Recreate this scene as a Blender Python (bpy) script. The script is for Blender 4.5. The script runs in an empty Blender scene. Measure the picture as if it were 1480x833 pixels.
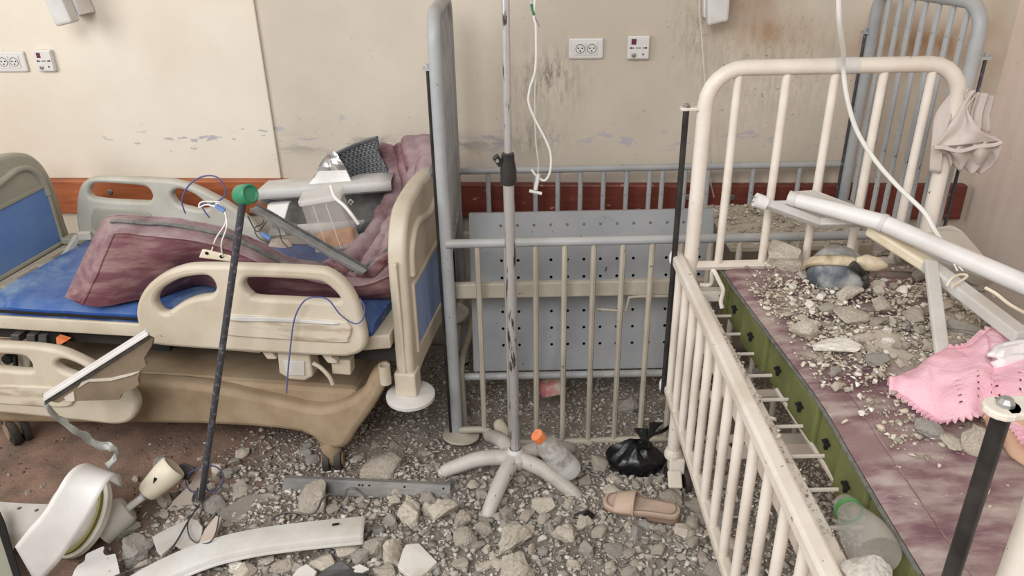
import bpy, bmesh, math, random
import numpy as np
from mathutils import Vector, Matrix, noise, Quaternion
C = bpy.context.scene.collection
SC = bpy.context.scene
PI = math.pi
random.seed(7)
# ------------------------------------------------------------------ camera
F_PX, CX, CY, CAM_H = 1112.0, 740.0, 416.5, 1.6
ROT = Matrix(((0.99797205, -0.01087518, 0.06271783),
              (0.06113906, 0.43797307, -0.89690669),
              (-0.01771469, 0.89892231, 0.43774978)))
cam_d = bpy.data.cameras.new('camera')
cam = bpy.data.objects.new('camera', cam_d); C.objects.link(cam)
cam_d.sensor_width = 36.0
cam_d.lens = F_PX / 1480.0 * 36.0
cam_d.clip_start = 0.02
cam.matrix_world = Matrix.Translation((0, 0, CAM_H)) @ ROT.to_4x4()
SC.camera = cam
# ------------------------------------------------------------------ light
world = bpy.data.worlds.new('world'); SC.world = world
world.use_nodes = True
bg = world.node_tree.nodes['Background']
bg.inputs[0].default_value = (0.97, 0.98, 1.0, 1)
bg.inputs[1].default_value = 0.46


def area(name, loc, target, sx, sy, power, col):
    d = bpy.data.lights.new(name, 'AREA'); d.shape = 'RECTANGLE'; d.size = sx; d.size_y = sy
    d.energy = power; d.color = col
    o = bpy.data.objects.new(name, d); C.objects.link(o)
    o.location = loc
    o.rotation_euler = (Vector(target) - Vector(loc)).to_track_quat('-Z', 'Y').to_euler()


area('window_light_left', (-2.9, 0.3, 2.1), (0.2, 2.1, 0.5), 1.5, 1.5, 66, (1.0, 0.975, 0.945))
area('window_light_rear', (-0.7, -1.1, 2.9), (0.3, 1.9, 0.3), 1.8, 1.4, 112, (0.97, 0.98, 1.0))
SC.view_settings.view_transform = 'Standard'
SC.view_settings.look = 'None'
SC.view_settings.gamma = 1.0
SC.view_settings.exposure = -0.22
SC.view_settings.use_curve_mapping = False


# ------------------------------------------------------------------ measuring
def ray(px, py):
    return ROT @ Vector(((px - CX) / F_PX, -(py - CY) / F_PX, -1.0))


def at(px, py, y=None, z=None, x=None, p=None, n=None):
    """a measured pixel of the photograph on a known plane of the room -> point in metres"""
    d = ray(px, py); o = Vector((0, 0, CAM_H))
    if p is not None:
        t = (Vector(p) - o).dot(n) / d.dot(n)
    elif y is not None:
        t = (y - o.y) / d.y
    elif z is not None:
        t = (z - o.z) / d.z
    else:
        t = (x - o.x) / d.x
    return o + d * t


def V(*a):
    return Vector(a)


# ------------------------------------------------------------------ materials
def lin(c):
    f = lambda u: u / 12.92 if u <= 0.04045 else ((u + 0.055) / 1.055) ** 2.4
    return tuple(f(u / 255.0) for u in c) + (1.0,)


class NT:
    def __init__(s, name):
        s.m = bpy.data.materials.new(name); s.m.use_nodes = True
        s.t = s.m.node_tree; s.b = s.t.nodes['Principled BSDF']

    def n(s, typ, **k):
        nd = s.t.nodes.new(typ)
        for a, b in k.items(): setattr(nd, a, b)
        return nd

    def l(s, a, b): s.t.links.new(a, b)

    def math(s, op, a, b=None, c=None, clamp=False):
        nd = s.n('ShaderNodeMath', operation=op, use_clamp=clamp)
        for i, v in enumerate((a, b, c)):
            if v is None: continue
            if isinstance(v, (int, float)): nd.inputs[i].default_value = v
            else: s.l(v, nd.inputs[i])
        return nd.outputs[0]

    def noise(s, vec, scale, detail=4, rough=0.55, mapping=None, w=None):
        if mapping:
            mp = s.n('ShaderNodeMapping'); mp.inputs['Scale'].default_value = mapping
            s.l(vec, mp.inputs[0]); vec = mp.outputs[0]
        nd = s.n('ShaderNodeTexNoise'); nd.inputs['Scale'].default_value = scale
        nd.inputs['Detail'].default_value = detail; nd.inputs['Roughness'].default_value = rough
        s.l(vec, nd.inputs['Vector'])
        return nd.outputs['Fac']

    def ramp(s, fac, lo, hi):
        nd = s.n('ShaderNodeMapRange'); nd.inputs[1].default_value = lo; nd.inputs[2].default_value = hi
        s.l(fac, nd.inputs[0]); return nd.outputs[0]

    def mix(s, fac, a, b):
        nd = s.n('ShaderNodeMix', data_type='RGBA')
        if isinstance(fac, (int, float)): nd.inputs[0].default_value = fac
        else: s.l(fac, nd.inputs[0])
        for i, v in ((6, a), (7, b)):
            if isinstance(v, tuple): nd.inputs[i].default_value = v
            else: s.l(v, nd.inputs[i])
        return nd.outputs[2]

    def bump(s, h, strength=0.3, dist=0.004):
        nd = s.n('ShaderNodeBump'); nd.inputs['Strength'].default_value = strength
        nd.inputs['Distance'].default_value = dist
        s.l(h, nd.inputs['Height']); s.l(nd.outputs[0], s.b.inputs['Normal'])


DUST = (176, 164, 146)


def mat(name, col, col2=None, scale=6.0, lo=0.4, hi=0.65, rough=0.6, metal=0.0, dust=0.0, bump=0.0, bscale=60.0,
        chips=0.0, chipcol=(60, 56, 52), stretch=None, trans=0.0, alpha=1.0, dustcol=DUST, detail=5, spec=0.4, vary=0.0):
    k = NT(name)
    tc = k.n('ShaderNodeTexCoord').outputs['Object']
    c = lin(col)
    if col2:
        c = k.mix(k.ramp(k.noise(tc, scale, detail, 0.6, stretch), lo, hi), c, lin(col2))
    if dust > 0:
        g = k.n('ShaderNodeNewGeometry')
        sx = k.n('ShaderNodeSeparateXYZ'); k.l(g.outputs['Normal'], sx.inputs[0])
        up = k.ramp(sx.outputs[2], 0.15, 0.95)
        nz = k.ramp(k.noise(tc, 9, 6, 0.65), 0.35, 0.62)
        nz2 = k.math('ADD', k.math('MULTIPLY', nz, 0.75), 0.25)
        base = k.math('MULTIPLY', k.math('ADD', k.math('MULTIPLY', up, 0.85), 0.15), nz2)
        c = k.mix(k.math('MULTIPLY', base, dust, clamp=True), c, lin(dustcol))
    if chips > 0:
        ch = k.ramp(k.noise(tc, 45, 3, 0.7), 0.71 - chips * 0.1, 0.73 - chips * 0.1)
        c = k.mix(ch, c, lin(chipcol))
    if vary > 0:
        oi = k.n('ShaderNodeObjectInfo').outputs['Random']
        hsv = k.n('ShaderNodeHueSaturation')
        k.l(k.math('ADD', k.math('MULTIPLY', oi, vary), 1 - vary * 0.5), hsv.inputs['Value'])
        if isinstance(c, tuple): hsv.inputs['Color'].default_value = c
        else: k.l(c, hsv.inputs['Color'])
        c = hsv.outputs[0]
    if isinstance(c, tuple): k.b.inputs['Base Color'].default_value = c
    else: k.l(c, k.b.inputs['Base Color'])
    k.b.inputs['Roughness'].default_value = rough
    k.b.inputs['Metallic'].default_value = metal
    k.b.inputs['Specular IOR Level'].default_value = spec
    k.b.inputs['Transmission Weight'].default_value = trans
    k.b.inputs['Alpha'].default_value = alpha
    if bump > 0: k.bump(k.noise(tc, bscale, 5, 0.6), bump)
    return k.m


M = {}
M['crib_grey'] = mat('crib_grey_paint', (168, 170, 170), (150, 152, 153), rough=0.45, dust=0.45, chips=0.25, bump=0.1)
M['crib_beige'] = mat('crib_beige_paint', (182, 173, 156), (160, 152, 138), rough=0.5, dust=0.45, chips=0.25, bump=0.1)
M['cream'] = mat('cream_bed_paint', (224, 215, 203), (208, 195, 179), rough=0.42, dust=0.3, chips=0.22, chipcol=(120, 92, 66), bump=0.08)
M['plastic'] = mat('cream_bed_plastic', (198, 187, 168), (184, 171, 150), rough=0.5, dust=0.22, chips=0.05, chipcol=(120, 96, 70), bump=0.05)
M['plastic_grey_shade'] = mat('greenish_grey_shade_plastic', (168, 165, 148), (156, 152, 136), rough=0.5, dust=0.2, bump=0.04)
M['rail_grey'] = mat('pale_grey_plastic', (192, 188, 176), (176, 170, 156), rough=0.5, dust=0.25)
M['base'] = mat('dusty_base_plastic', (172, 152, 124), (146, 124, 98), rough=0.7, dust=0.4, dustcol=(140, 116, 90))
M['panelblue'] = mat('blue_inset_panel', (96, 132, 190), (112, 146, 198), scale=4, rough=0.4, dust=0.2)
M['panelblue2'] = mat('pale_blue_inset_panel', (142, 164, 206), (120, 140, 180), scale=5, stretch=(14, 14, 0.6), rough=0.45, dust=0.2)
M['bluevinyl'] = mat('blue_vinyl', (24, 70, 138), (124, 146, 172), scale=7, lo=0.5, hi=0.68, rough=0.42, dust=0.3, dustcol=(150, 168, 186), bump=0.2, bscale=25)
M['maroon'] = mat('maroon_vinyl', (94, 46, 56), (146, 112, 106), scale=5, lo=0.45, hi=0.72, stretch=(1.3, 5, 7), rough=0.55, dust=0.8, dustcol=(170, 152, 152), bump=0.4, bscale=22)
M['maroon_flat'] = mat('maroon_vinyl_cover', (102, 58, 76), (178, 164, 156), scale=7, lo=0.44, hi=0.66, stretch=(1.1, 2.8, 1), rough=0.55, dust=0.4, dustcol=(176, 158, 144), bump=0.35, bscale=30, detail=8)
M['zip'] = mat('grey_zip', (96, 100, 98), (60, 62, 62), scale=60, rough=0.7, dust=0.3)
M['foam'] = mat('green_foam', (112, 116, 66), (92, 96, 52), rough=0.95, dust=0.22, bump=0.3, bscale=160)
M['dark'] = mat('dark_gap', (24, 22, 20), rough=0.9)
M['black'] = mat('black_painted_steel', (28, 27, 27), (50, 47, 44), scale=20, rough=0.45, dust=0.12)
M['chrome'] = mat('scratched_chrome', (198, 196, 195), (84, 72, 70), scale=26, lo=0.56, hi=0.62, stretch=(2.2, 2.2, 0.45), rough=0.3, metal=0.6, bump=0.05)
M['darksteel'] = mat('dirty_steel_rod', (74, 74, 80), (128, 128, 132), scale=70, lo=0.55, hi=0.66, rough=0.5, metal=0.35)
M['alu'] = mat('bare_aluminium', (160, 160, 158), (128, 126, 122), scale=20, rough=0.42, metal=0.5, dust=0.25)
M['standleg'] = mat('worn_pale_stand_paint', (196, 190, 182), (168, 160, 150), rough=0.5, dust=0.3, chips=0.45, chipcol=(72, 68, 68), bump=0.1)
M['crumple'] = mat('pale_crumpled_metal', (196, 198, 192), (150, 150, 142), scale=14, rough=0.5, metal=0.2, dust=0.2)
M['enamel'] = mat('ivory_white_enamel', (214, 212, 202), (202, 199, 187), rough=0.25, dust=0.1)
M['zinc'] = mat('grey_zinc_channel', (96, 96, 97), (66, 66, 67), scale=14, stretch=(1, 6, 6), rough=0.5, metal=0.4, dust=0.35)
M['perf'] = mat('grey_perforated_sheet', (158, 160, 161), (140, 142, 145), scale=3, rough=0.5, dust=0.25, chips=0.12, bump=0.05)
M['white'] = mat('white_plastic', (226, 224, 220), (208, 204, 196), rough=0.4, dust=0.22)
M['whitegrey'] = mat('dusty_white_plastic', (206, 204, 200), (186, 182, 174), rough=0.5, dust=0.45)
M['whitemat'] = mat('white_enamel', (222, 219, 215), (208, 203, 198), rough=0.45, dust=0.1)
M['ivory'] = mat('ivory_plastic', (226, 216, 192), (206, 190, 160), rough=0.45, dust=0.3)
M['olive'] = mat('olive_rubber', (128, 122, 62), rough=0.6)
M['greencap'] = mat('green_plastic_cap', (30, 116, 78), (48, 132, 96), scale=20, rough=0.45, dust=0.15)
M['orange'] = mat('orange_plastic', (226, 118, 66), (236, 150, 104), scale=30, rough=0.4, dust=0.1)
M['foil'] = mat('silver_foil', (226, 224, 222), rough=0.22, metal=0.85, bump=0.1, bscale=18)
M['basket'] = mat('charcoal_wicker', (86, 88, 92), (64, 66, 70), scale=30, rough=0.7, dust=0.5, dustcol=(168, 166, 162))
M['greyfelt'] = mat('dark_grey_fabric', (92, 92, 92), (70, 70, 70), rough=0.9, dust=0.3)
M['pvc'] = mat('clear_pvc', (236, 232, 226), rough=0.25, trans=0.35, alpha=0.55)
M['clear'] = mat('clear_plastic', (226, 222, 214), (190, 182, 170), scale=9, rough=0.2, trans=0.5, alpha=0.45, dust=0.15)
M['bottle'] = mat('scuffed_clear_plastic', (236, 234, 230), (176, 168, 160), scale=16, lo=0.48, hi=0.62, rough=0.18, trans=0.2, alpha=0.7, dust=0.2)
M['container'] = mat('clear_container_plastic', (232, 226, 220), (206, 190, 180), scale=9, rough=0.2, trans=0.4, alpha=0.36, dust=0.2)
M['urine'] = mat('amber_liquid', (176, 116, 12), (140, 74, 8), scale=20, rough=0.2, trans=0.0, alpha=1.0)
M['cablewhite'] = mat('white_cable', (222, 220, 212), rough=0.5, dust=0.1)
M['cableblue'] = mat('violet_blue_wire', (88, 92, 134), rough=0.5)
M['cabledark'] = mat('dark_wire', (54, 50, 52), rough=0.6, dust=0.15)
M['plaster_brown'] = mat('plasterboard_paper', (132, 116, 96), (112, 98, 80), scale=8, rough=0.9, bump=0.1)
M['plaster_white'] = mat('white_gypsum', (214, 206, 194), (190, 178, 160), rough=0.9, bump=0.3)
M['slate'] = mat('grey_laminate', (134, 126, 118), (176, 164, 150), scale=9, lo=0.5, hi=0.58, rough=0.7, dust=0.2)
M['tile'] = mat('white_tile', (220, 214, 206), (196, 184, 168), scale=6, lo=0.5, rough=0.4, dust=0.2)
M['plastic_worn'] = mat('worn_cream_plastic', (198, 187, 168), (146, 122, 94), scale=9, lo=0.5, hi=0.68, stretch=(0.5, 1, 3), rough=0.6, dust=0.2)
M['tile_pink'] = mat('pale_pink_board', (200, 186, 174), (190, 172, 156), rough=0.7)
M['pink'] = mat('pink_crochet', (236, 188, 198), (226, 168, 182), scale=14, rough=0.95, bump=0.7, bscale=120, dust=0.12, dustcol=(236, 196, 196))
M['apricot'] = mat('apricot_fabric', (196, 160, 134), (178, 140, 114), rough=0.9, bump=0.2)
M['whitecloth'] = mat('white_cloth', (232, 226, 224), (216, 206, 204), rough=0.9, bump=0.2)
M['beigecloth'] = mat('beige_cotton', (200, 188, 180), (184, 170, 160), scale=5, rough=0.92, bump=0.25, bscale=40)
M['slipper'] = mat('beige_slipper', (192, 166, 146), (172, 146, 126), rough=0.75, dust=0.35)
M['sole'] = mat('brown_rubber_sole', (138, 114, 98), rough=0.8, dust=0.2)
M['blackbag'] = mat('black_polythene', (18, 18, 20), rough=0.32, bump=0.5, bscale=35, spec=0.5)
M['marble'] = mat('grey_marbled_plastic', (66, 74, 84), (178, 178, 172), scale=9, lo=0.42, hi=0.62, rough=0.4, bump=0.25, bscale=22, dust=0.3)
M['creamband'] = mat('cream_band', (206, 190, 162), (150, 130, 104), scale=18, rough=0.6)
M['greyboard'] = mat('dusty_grey_cushion', (196, 190, 180), (180, 172, 162), rough=0.8, dust=0.5, bump=0.15)
M['socket'] = mat('socket_plastic', (212, 209, 203), rough=0.35)
M['maroon_led'] = mat('maroon_call_button', (96, 40, 62), rough=0.4)
M['packet_red'] = mat('pink_red_packet', (190, 110, 116), (196, 176, 150), scale=14, lo=0.45, hi=0.55, rough=0.45)
M['packet'] = M['packet_red']
M['greenring'] = mat('green_plastic_ring', (62, 128, 66), rough=0.5, dust=0.2)
M['rubber'] = mat('dark_rubber', (46, 42, 40), rough=0.8, dust=0.45, dustcol=(120, 108, 96))
M['greygreen'] = mat('grey_green_board', (140, 142, 124), (126, 128, 112), rough=0.6, dust=0.2)
M['rock'] = mat('broken_concrete', (188, 177, 162), (158, 148, 135), scale=11, rough=0.95, bump=0.7, bscale=45, dust=0.2, vary=0.24)
M['rockgrey'] = mat('broken_grey_mortar', (174, 168, 160), (146, 141, 134), scale=11, rough=0.95, bump=0.7, bscale=55, dust=0.2, vary=0.24)
M['rocktan'] = mat('broken_plaster', (204, 193, 176), (176, 164, 148), scale=9, rough=0.95, bump=0.6, bscale=45, vary=0.18)
M['rockwhite'] = mat('broken_white_plaster', (222, 216, 206), (196, 186, 172), rough=0.9, bump=0.3, vary=0.12)


def gravel_mat(name, stops):
    k = NT(name)
    a = k.n('ShaderNodeAttribute'); a.attribute_name = 'rnd'
    cr = k.n('ShaderNodeValToRGB'); cr.color_ramp.interpolation = 'LINEAR'
    el = cr.color_ramp.elements
    while len(el) < len(stops): el.new(0.5)
    for e, (p, c) in zip(el, stops): e.position = p; e.color = lin(c)
    k.l(a.outputs['Fac'], cr.inputs[0])
    k.l(cr.outputs[0], k.b.inputs['Base Color'])
    k.b.inputs['Roughness'].default_value = 0.95
    return k.m


M['gravel'] = gravel_mat('rubble_gravel', [(0, (134, 128, 120)), (0.3, (164, 157, 147)), (0.7, (186, 177, 165)), (0.95, (202, 193, 180)), (1, (222, 217, 208))])
M['gravel_tan'] = gravel_mat('plaster_gravel', [(0, (134, 124, 112)), (0.3, (172, 160, 142)), (0.75, (198, 186, 166)), (0.93, (210, 200, 184)), (1, (238, 235, 228))])
M['gravel_brown'] = gravel_mat('brown_grit', [(0, (84, 68, 56)), (0.5, (120, 98, 82)), (0.9, (150, 128, 110)), (1, (196, 184, 170))])


# ------------------------------------------------------------------ mesh helpers
class MB:
    def __init__(s): s.v = []; s.f = []

    def add(s, vs, fs):
        b = len(s.v); s.v += [Vector(p) for p in vs]; s.f += [tuple(i + b for i in f) for f in fs]; return s

    def box(s, c, half, ax=None):
        ax = ax or (V(1, 0, 0), V(0, 1, 0), V(0, 0, 1)); c = Vector(c)
        vs = [c + ax[0] * (half[0] * i) + ax[1] * (half[1] * j) + ax[2] * (half[2] * k) for i in (-1, 1) for j in (-1, 1) for k in (-1, 1)]
        return s.add(vs, [(0, 1, 3, 2), (4, 6, 7, 5), (0, 4, 5, 1), (2, 3, 7, 6), (0, 2, 6, 4), (1, 5, 7, 3)])

    def beam(s, p, q, w, h, up=None):
        p = Vector(p); q = Vector(q); d = (q - p); L = d.length; d.normalize()
        up = up or (V(0, 0, 1) if abs(d.z) < 0.9 else V(0, 1, 0))
        a = d.cross(up).normalized(); b = a.cross(d)
        return s.box((p + q) / 2, (L / 2, w / 2, h / 2), (d, a, b))

    def tube(s, pts, r, n=10, closed=False):
        pts = [Vector(p) for p in pts]; m = len(pts)
        rs = r if isinstance(r, (list, tuple)) else [r] * m
        tang = []
        for i in range(m):
            a = pts[(i - 1) % m] if (closed or i > 0) else pts[i]; b = pts[(i + 1) % m] if (closed or i < m - 1) else pts[i]
            t = (b - a); tang.append(t.normalized() if t.length > 1e-9 else V(0, 0, 1))
        ref = V(0, 0, 1) if abs(tang[0].z) < 0.9 else V(1, 0, 0)
        nrm = (ref - tang[0] * ref.dot(tang[0])).normalized()
        vs = []
        for i in range(m):
            nrm = (nrm - tang[i] * nrm.dot(tang[i])).normalized(); bi = tang[i].cross(nrm)
            for k in range(n):
                a = 2 * PI * k / n
                vs.append(pts[i] + (nrm * math.cos(a) + bi * math.sin(a)) * rs[i])
        fs = []
        for i in range(m if closed else m - 1):
            for k in range(n):
                j = (i + 1) % m
                fs.append((i * n + k, i * n + (k + 1) % n, j * n + (k + 1) % n, j * n + k))
        if not closed:
            fs.append(tuple(range(n - 1, -1, -1))); fs.append(tuple(range((m - 1) * n, m * n)))
        return s.add(vs, fs)

    def lathe(s, prof, o, axis, n=24, cap=True):
        o = Vector(o); d = Vector(axis).normalized()
        ref = V(0, 0, 1) if abs(d.z) < 0.9 else V(1, 0, 0)
        a = (ref - d * ref.dot(d)).normalized(); b = d.cross(a)
        vs = []
        for r, h in prof:
            for k in range(n):
                t = 2 * PI * k / n; vs.append(o + d * h + (a * math.cos(t) + b * math.sin(t)) * r)
        fs = []
        for i in range(len(prof) - 1):
            for k in range(n): fs.append((i * n + k, i * n + (k + 1) % n, (i + 1) * n + (k + 1) % n, (i + 1) * n + k))
        if cap:
            fs.append(tuple(range(n - 1, -1, -1))); fs.append(tuple(range((len(prof) - 1) * n, len(prof) * n)))
        return s.add(vs, fs)

    def slab(s, pts, off):
        pts = [Vector(p) for p in pts]; off = Vector(off); n = len(pts)
        vs = pts + [p + off for p in pts]
        fs = [tuple(range(n - 1, -1, -1)), tuple(range(n, 2 * n))] + [(i, (i + 1) % n, n + (i + 1) % n, n + i) for i in range(n)]
        return s.add(vs, fs)

    def grid(s, rows, wrap=False):
        n = len(rows[0]); vs = [p for r in rows for p in r]; fs = []
        for i in range(len(rows) - 1):
            for k in range(n if wrap else n - 1):
                fs.append((i * n + k, i * n + (k + 1) % n, (i + 1) * n + (k + 1) % n, (i + 1) * n + k))
        return s.add(vs, fs)

    def build(s, name, m, parent=None, smooth=False, bevel=0, solid=0, sub=0, offset=0.0):
        me = bpy.data.meshes.new(name)
        if parent is not None: org = ORG[parent.name]
        else:
            lo = Vector([min(p[i] for p in s.v) for i in range(3)]); hi = Vector([max(p[i] for p in s.v) for i in range(3)])
            org = Vector(((lo.x + hi.x) / 2, (lo.y + hi.y) / 2, lo.z))
        me.from_pydata([tuple(p - org) for p in s.v], [], s.f); me.update()
        bm = bmesh.new(); bm.from_mesh(me)
        if not solid: bmesh.ops.recalc_face_normals(bm, faces=bm.faces)
        bm.to_mesh(me); bm.free()
        o = bpy.data.objects.new(name, me); C.objects.link(o)
        me.materials.append(m if not isinstance(m, str) else M[m])
        if smooth:
            me.polygons.foreach_set('use_smooth', [True] * len(me.polygons))
        if solid:
            md = o.modifiers.new('s', 'SOLIDIFY'); md.thickness = solid; md.offset = offset
        if bevel:
            md = o.modifiers.new('b', 'BEVEL'); md.width = bevel; md.segments = 2; md.limit_method = 'ANGLE'; md.angle_limit = 0.6
        if sub:
            md = o.modifiers.new('u', 'SUBSURF'); md.levels = sub; md.render_levels = sub
        if smooth and not sub:
            try: me.set_sharp_from_angle(angle=0.7)
            except Exception: pass
        if parent is not None: o.parent = parent
        else: o.location = org
        ORG[o.name] = org.copy()
        return o


ORG = {}


def tag(o, label=None, cat=None, group=None, kind=None):
    if label: o['label'] = label
    if cat: o['category'] = cat
    if group: o['group'] = group
    if kind: o['kind'] = kind
    return o


def thing(name, label, cat, loc, group=None):
    o = bpy.data.objects.new(name, None); C.objects.link(o); o.location = loc
    o.empty_display_size = 0.05
    ORG[o.name] = Vector(loc)
    return tag(o, label, cat, group)


def shift(o, d, parent=None):
    """another copy of a part, moved by d"""
    c = o.copy(); C.objects.link(c); c.location = o.location + Vector(d)
    c.parent = parent if parent is not None else o.parent
    ORG[c.name] = ORG[o.name]
    return c


def spline(pts, n=6, closed=False):
    pts = [Vector(p) for p in pts]; m = len(pts); out = []
    for i in range(m if closed else m - 1):
        g = lambda j: pts[j % m] if closed else pts[min(max(j, 0), m - 1)]
        p0, p1, p2, p3 = g(i - 1), g(i), g(i + 1), g(i + 2)
        for k in range(n):
            t = k / n
            out.append(0.5 * ((2 * p1) + (p2 - p0) * t + (2 * p0 - 5 * p1 + 4 * p2 - p3) * t * t + (3 * p1 - p0 - 3 * p2 + p3) * t ** 3))
    if not closed: out.append(pts[-1].copy())
    return out


def plate(name, m, parent, O, U, W, outline, holes, thick, bevel=0.006, smooth_pts=4):
    """flat moulded panel with rounded edges and through holes; outline in metres along U and W from O"""
    cu = bpy.data.curves.new('c', 'CURVE'); cu.dimensions = '2D'; cu.fill_mode = 'BOTH'
    cu.extrude = max(thick / 2 - bevel, 0.0005); cu.bevel_depth = bevel; cu.bevel_resolution = 2; cu.offset = -bevel
    for loop in [outline] + list(holes):
        pts = spline([V(a, b, 0) for a, b in loop], smooth_pts, True) if smooth_pts else [V(a, b, 0) for a, b in loop]
        sp = cu.splines.new('POLY'); sp.points.add(len(pts) - 1); sp.use_cyclic_u = True
        for q, p in zip(sp.points, pts): q.co = (p.x, p.y, 0, 1)
    tmp = bpy.data.objects.new('tmp', cu); C.objects.link(tmp)
    dg = bpy.context.evaluated_depsgraph_get()
    me = bpy.data.meshes.new_from_object(tmp.evaluated_get(dg))
    bpy.data.objects.remove(tmp)
    N = U.cross(W).normalized()
    mb = MB()
    mb.add([O + U * v.co.x + W * v.co.y + N * v.co.z for v in me.vertices], [tuple(p.vertices) for p in me.polygons])
    bpy.data.meshes.remove(me)
    o = mb.build(name, m, parent, smooth=True)
    return o


def px_plate(name, m, parent, p, n, U, outline, holes, thick, bevel=0.006, smooth_pts=4):
    """the same, its outline measured in the photograph on the plane through p with normal n"""
    W = V(0, 0, 1); p = Vector(p)
    cv = lambda loop: [((q - p).dot(U), (q - p).dot(W)) for q in (at(a, b, p=p, n=n) for a, b in loop)]
    return plate(name, m, parent, p, U, W, cv(outline), [cv(h) for h in holes], thick, bevel, smooth_pts)


def fbm(p, s, seed=0.0):
    p = Vector(p) * s + V(seed * 7.1, seed * 3.3, seed * 5.7)
    return noise.noise(p) + 0.5 * noise.noise(p * 2.1) + 0.25 * noise.noise(p * 4.3)


def cloth(L, R, nu, nv, amp=0.01, sc=8.0, seed=1.0, extra=None):
    """surface between two edge lines with folds"""
    def res(pts, n):
        pts = spline(pts, 8)
        d = [0.0]
        for a, b in zip(pts, pts[1:]): d.append(d[-1] + (b - a).length)
        out = []; j = 0
        for i in range(n + 1):
            t = d[-1] * i / n
            while j < len(d) - 2 and d[j + 1] < t: j += 1
            s = (t - d[j]) / max(d[j + 1] - d[j], 1e-9); out.append(pts[j].lerp(pts[j + 1], min(max(s, 0), 1)))
        return out
    A, B = res(L, nu), res(R, nu); rows = []
    for i in range(nu + 1):
        row = []
        for k in range(nv + 1):
            t = k / nv; p = A[i].lerp(B[i], t)
            nn = (B[i] - A[i]).cross(A[min(i + 1, nu)] - A[max(i - 1, 0)])
            nn = nn.normalized() if nn.length > 1e-9 else V(0, 0, 1)
            h = amp * fbm(p, sc, seed)
            if extra: h += extra(i / nu, t)
            row.append(p + nn * h)
        rows.append(row)
    return rows


def hull(seed, sx=1, sy=1, sz=1, n=13, rough=0.0, sub=0):
    rnd = random.Random(seed)
    bm = bmesh.new()
    for i in range(n):
        z = rnd.uniform(-1, 1); a = rnd.uniform(0, 2 * PI); r = math.sqrt(1 - z * z); k = rnd.uniform(0.78, 1.0)
        bm.verts.new((r * math.cos(a) * k * sx, r * math.sin(a) * k * sy, z * k * sz))
    g = bmesh.ops.convex_hull(bm, input=bm.verts)
    junk = [e for e in g['geom_interior'] if isinstance(e, bmesh.types.BMVert)]
    bmesh.ops.delete(bm, geom=list(set(junk)), context='VERTS')
    if sub:
        bmesh.ops.bevel(bm, geom=list(bm.edges), offset=0.09, segments=1, affect='EDGES', clamp_overlap=True)
        bmesh.ops.triangulate(bm, faces=bm.faces)
        for _ in range(sub):
            bmesh.ops.subdivide_edges(bm, edges=list(bm.edges), cuts=1, use_grid_fill=True)
        for v in bm.verts:
            v.co += v.co.normalized() * (fbm(v.co, 1.6, seed) * rough + fbm(v.co, 5.0, seed + 3) * rough * 0.45)
    bmesh.ops.recalc_face_normals(bm, faces=bm.faces)
    me = bpy.data.meshes.new('rock'); bm.to_mesh(me); bm.free()
    return me
# ------------------------------------------------------------------ the setting
WALL_Y, WALL_X = 2.74, 1.475


def sstep(e0, e1, x):
    t = min(max((x - e0) / (e1 - e0), 0), 1); return t * t * (3 - 2 * t)


def ground(x, y):
    """height of the rubble above the floor slab"""
    m = sstep(-1.15, -0.8, x) * 0.03 * (0.25 + 0.75 * sstep(2.02, 1.85, y)) + 0.006
    m += 0.035 * sstep(-1.3, -0.6, x) * sstep(2.0, 1.6, y)
    m += 0.016 * fbm((x, y, 0), 3.1, 2) * sstep(-1.4, -0.7, x) * (0.3 + 0.7 * sstep(2.02, 1.85, y)) + 0.006 * fbm((x, y, 0), 9, 5)
    return max(m, 0.003)


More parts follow.
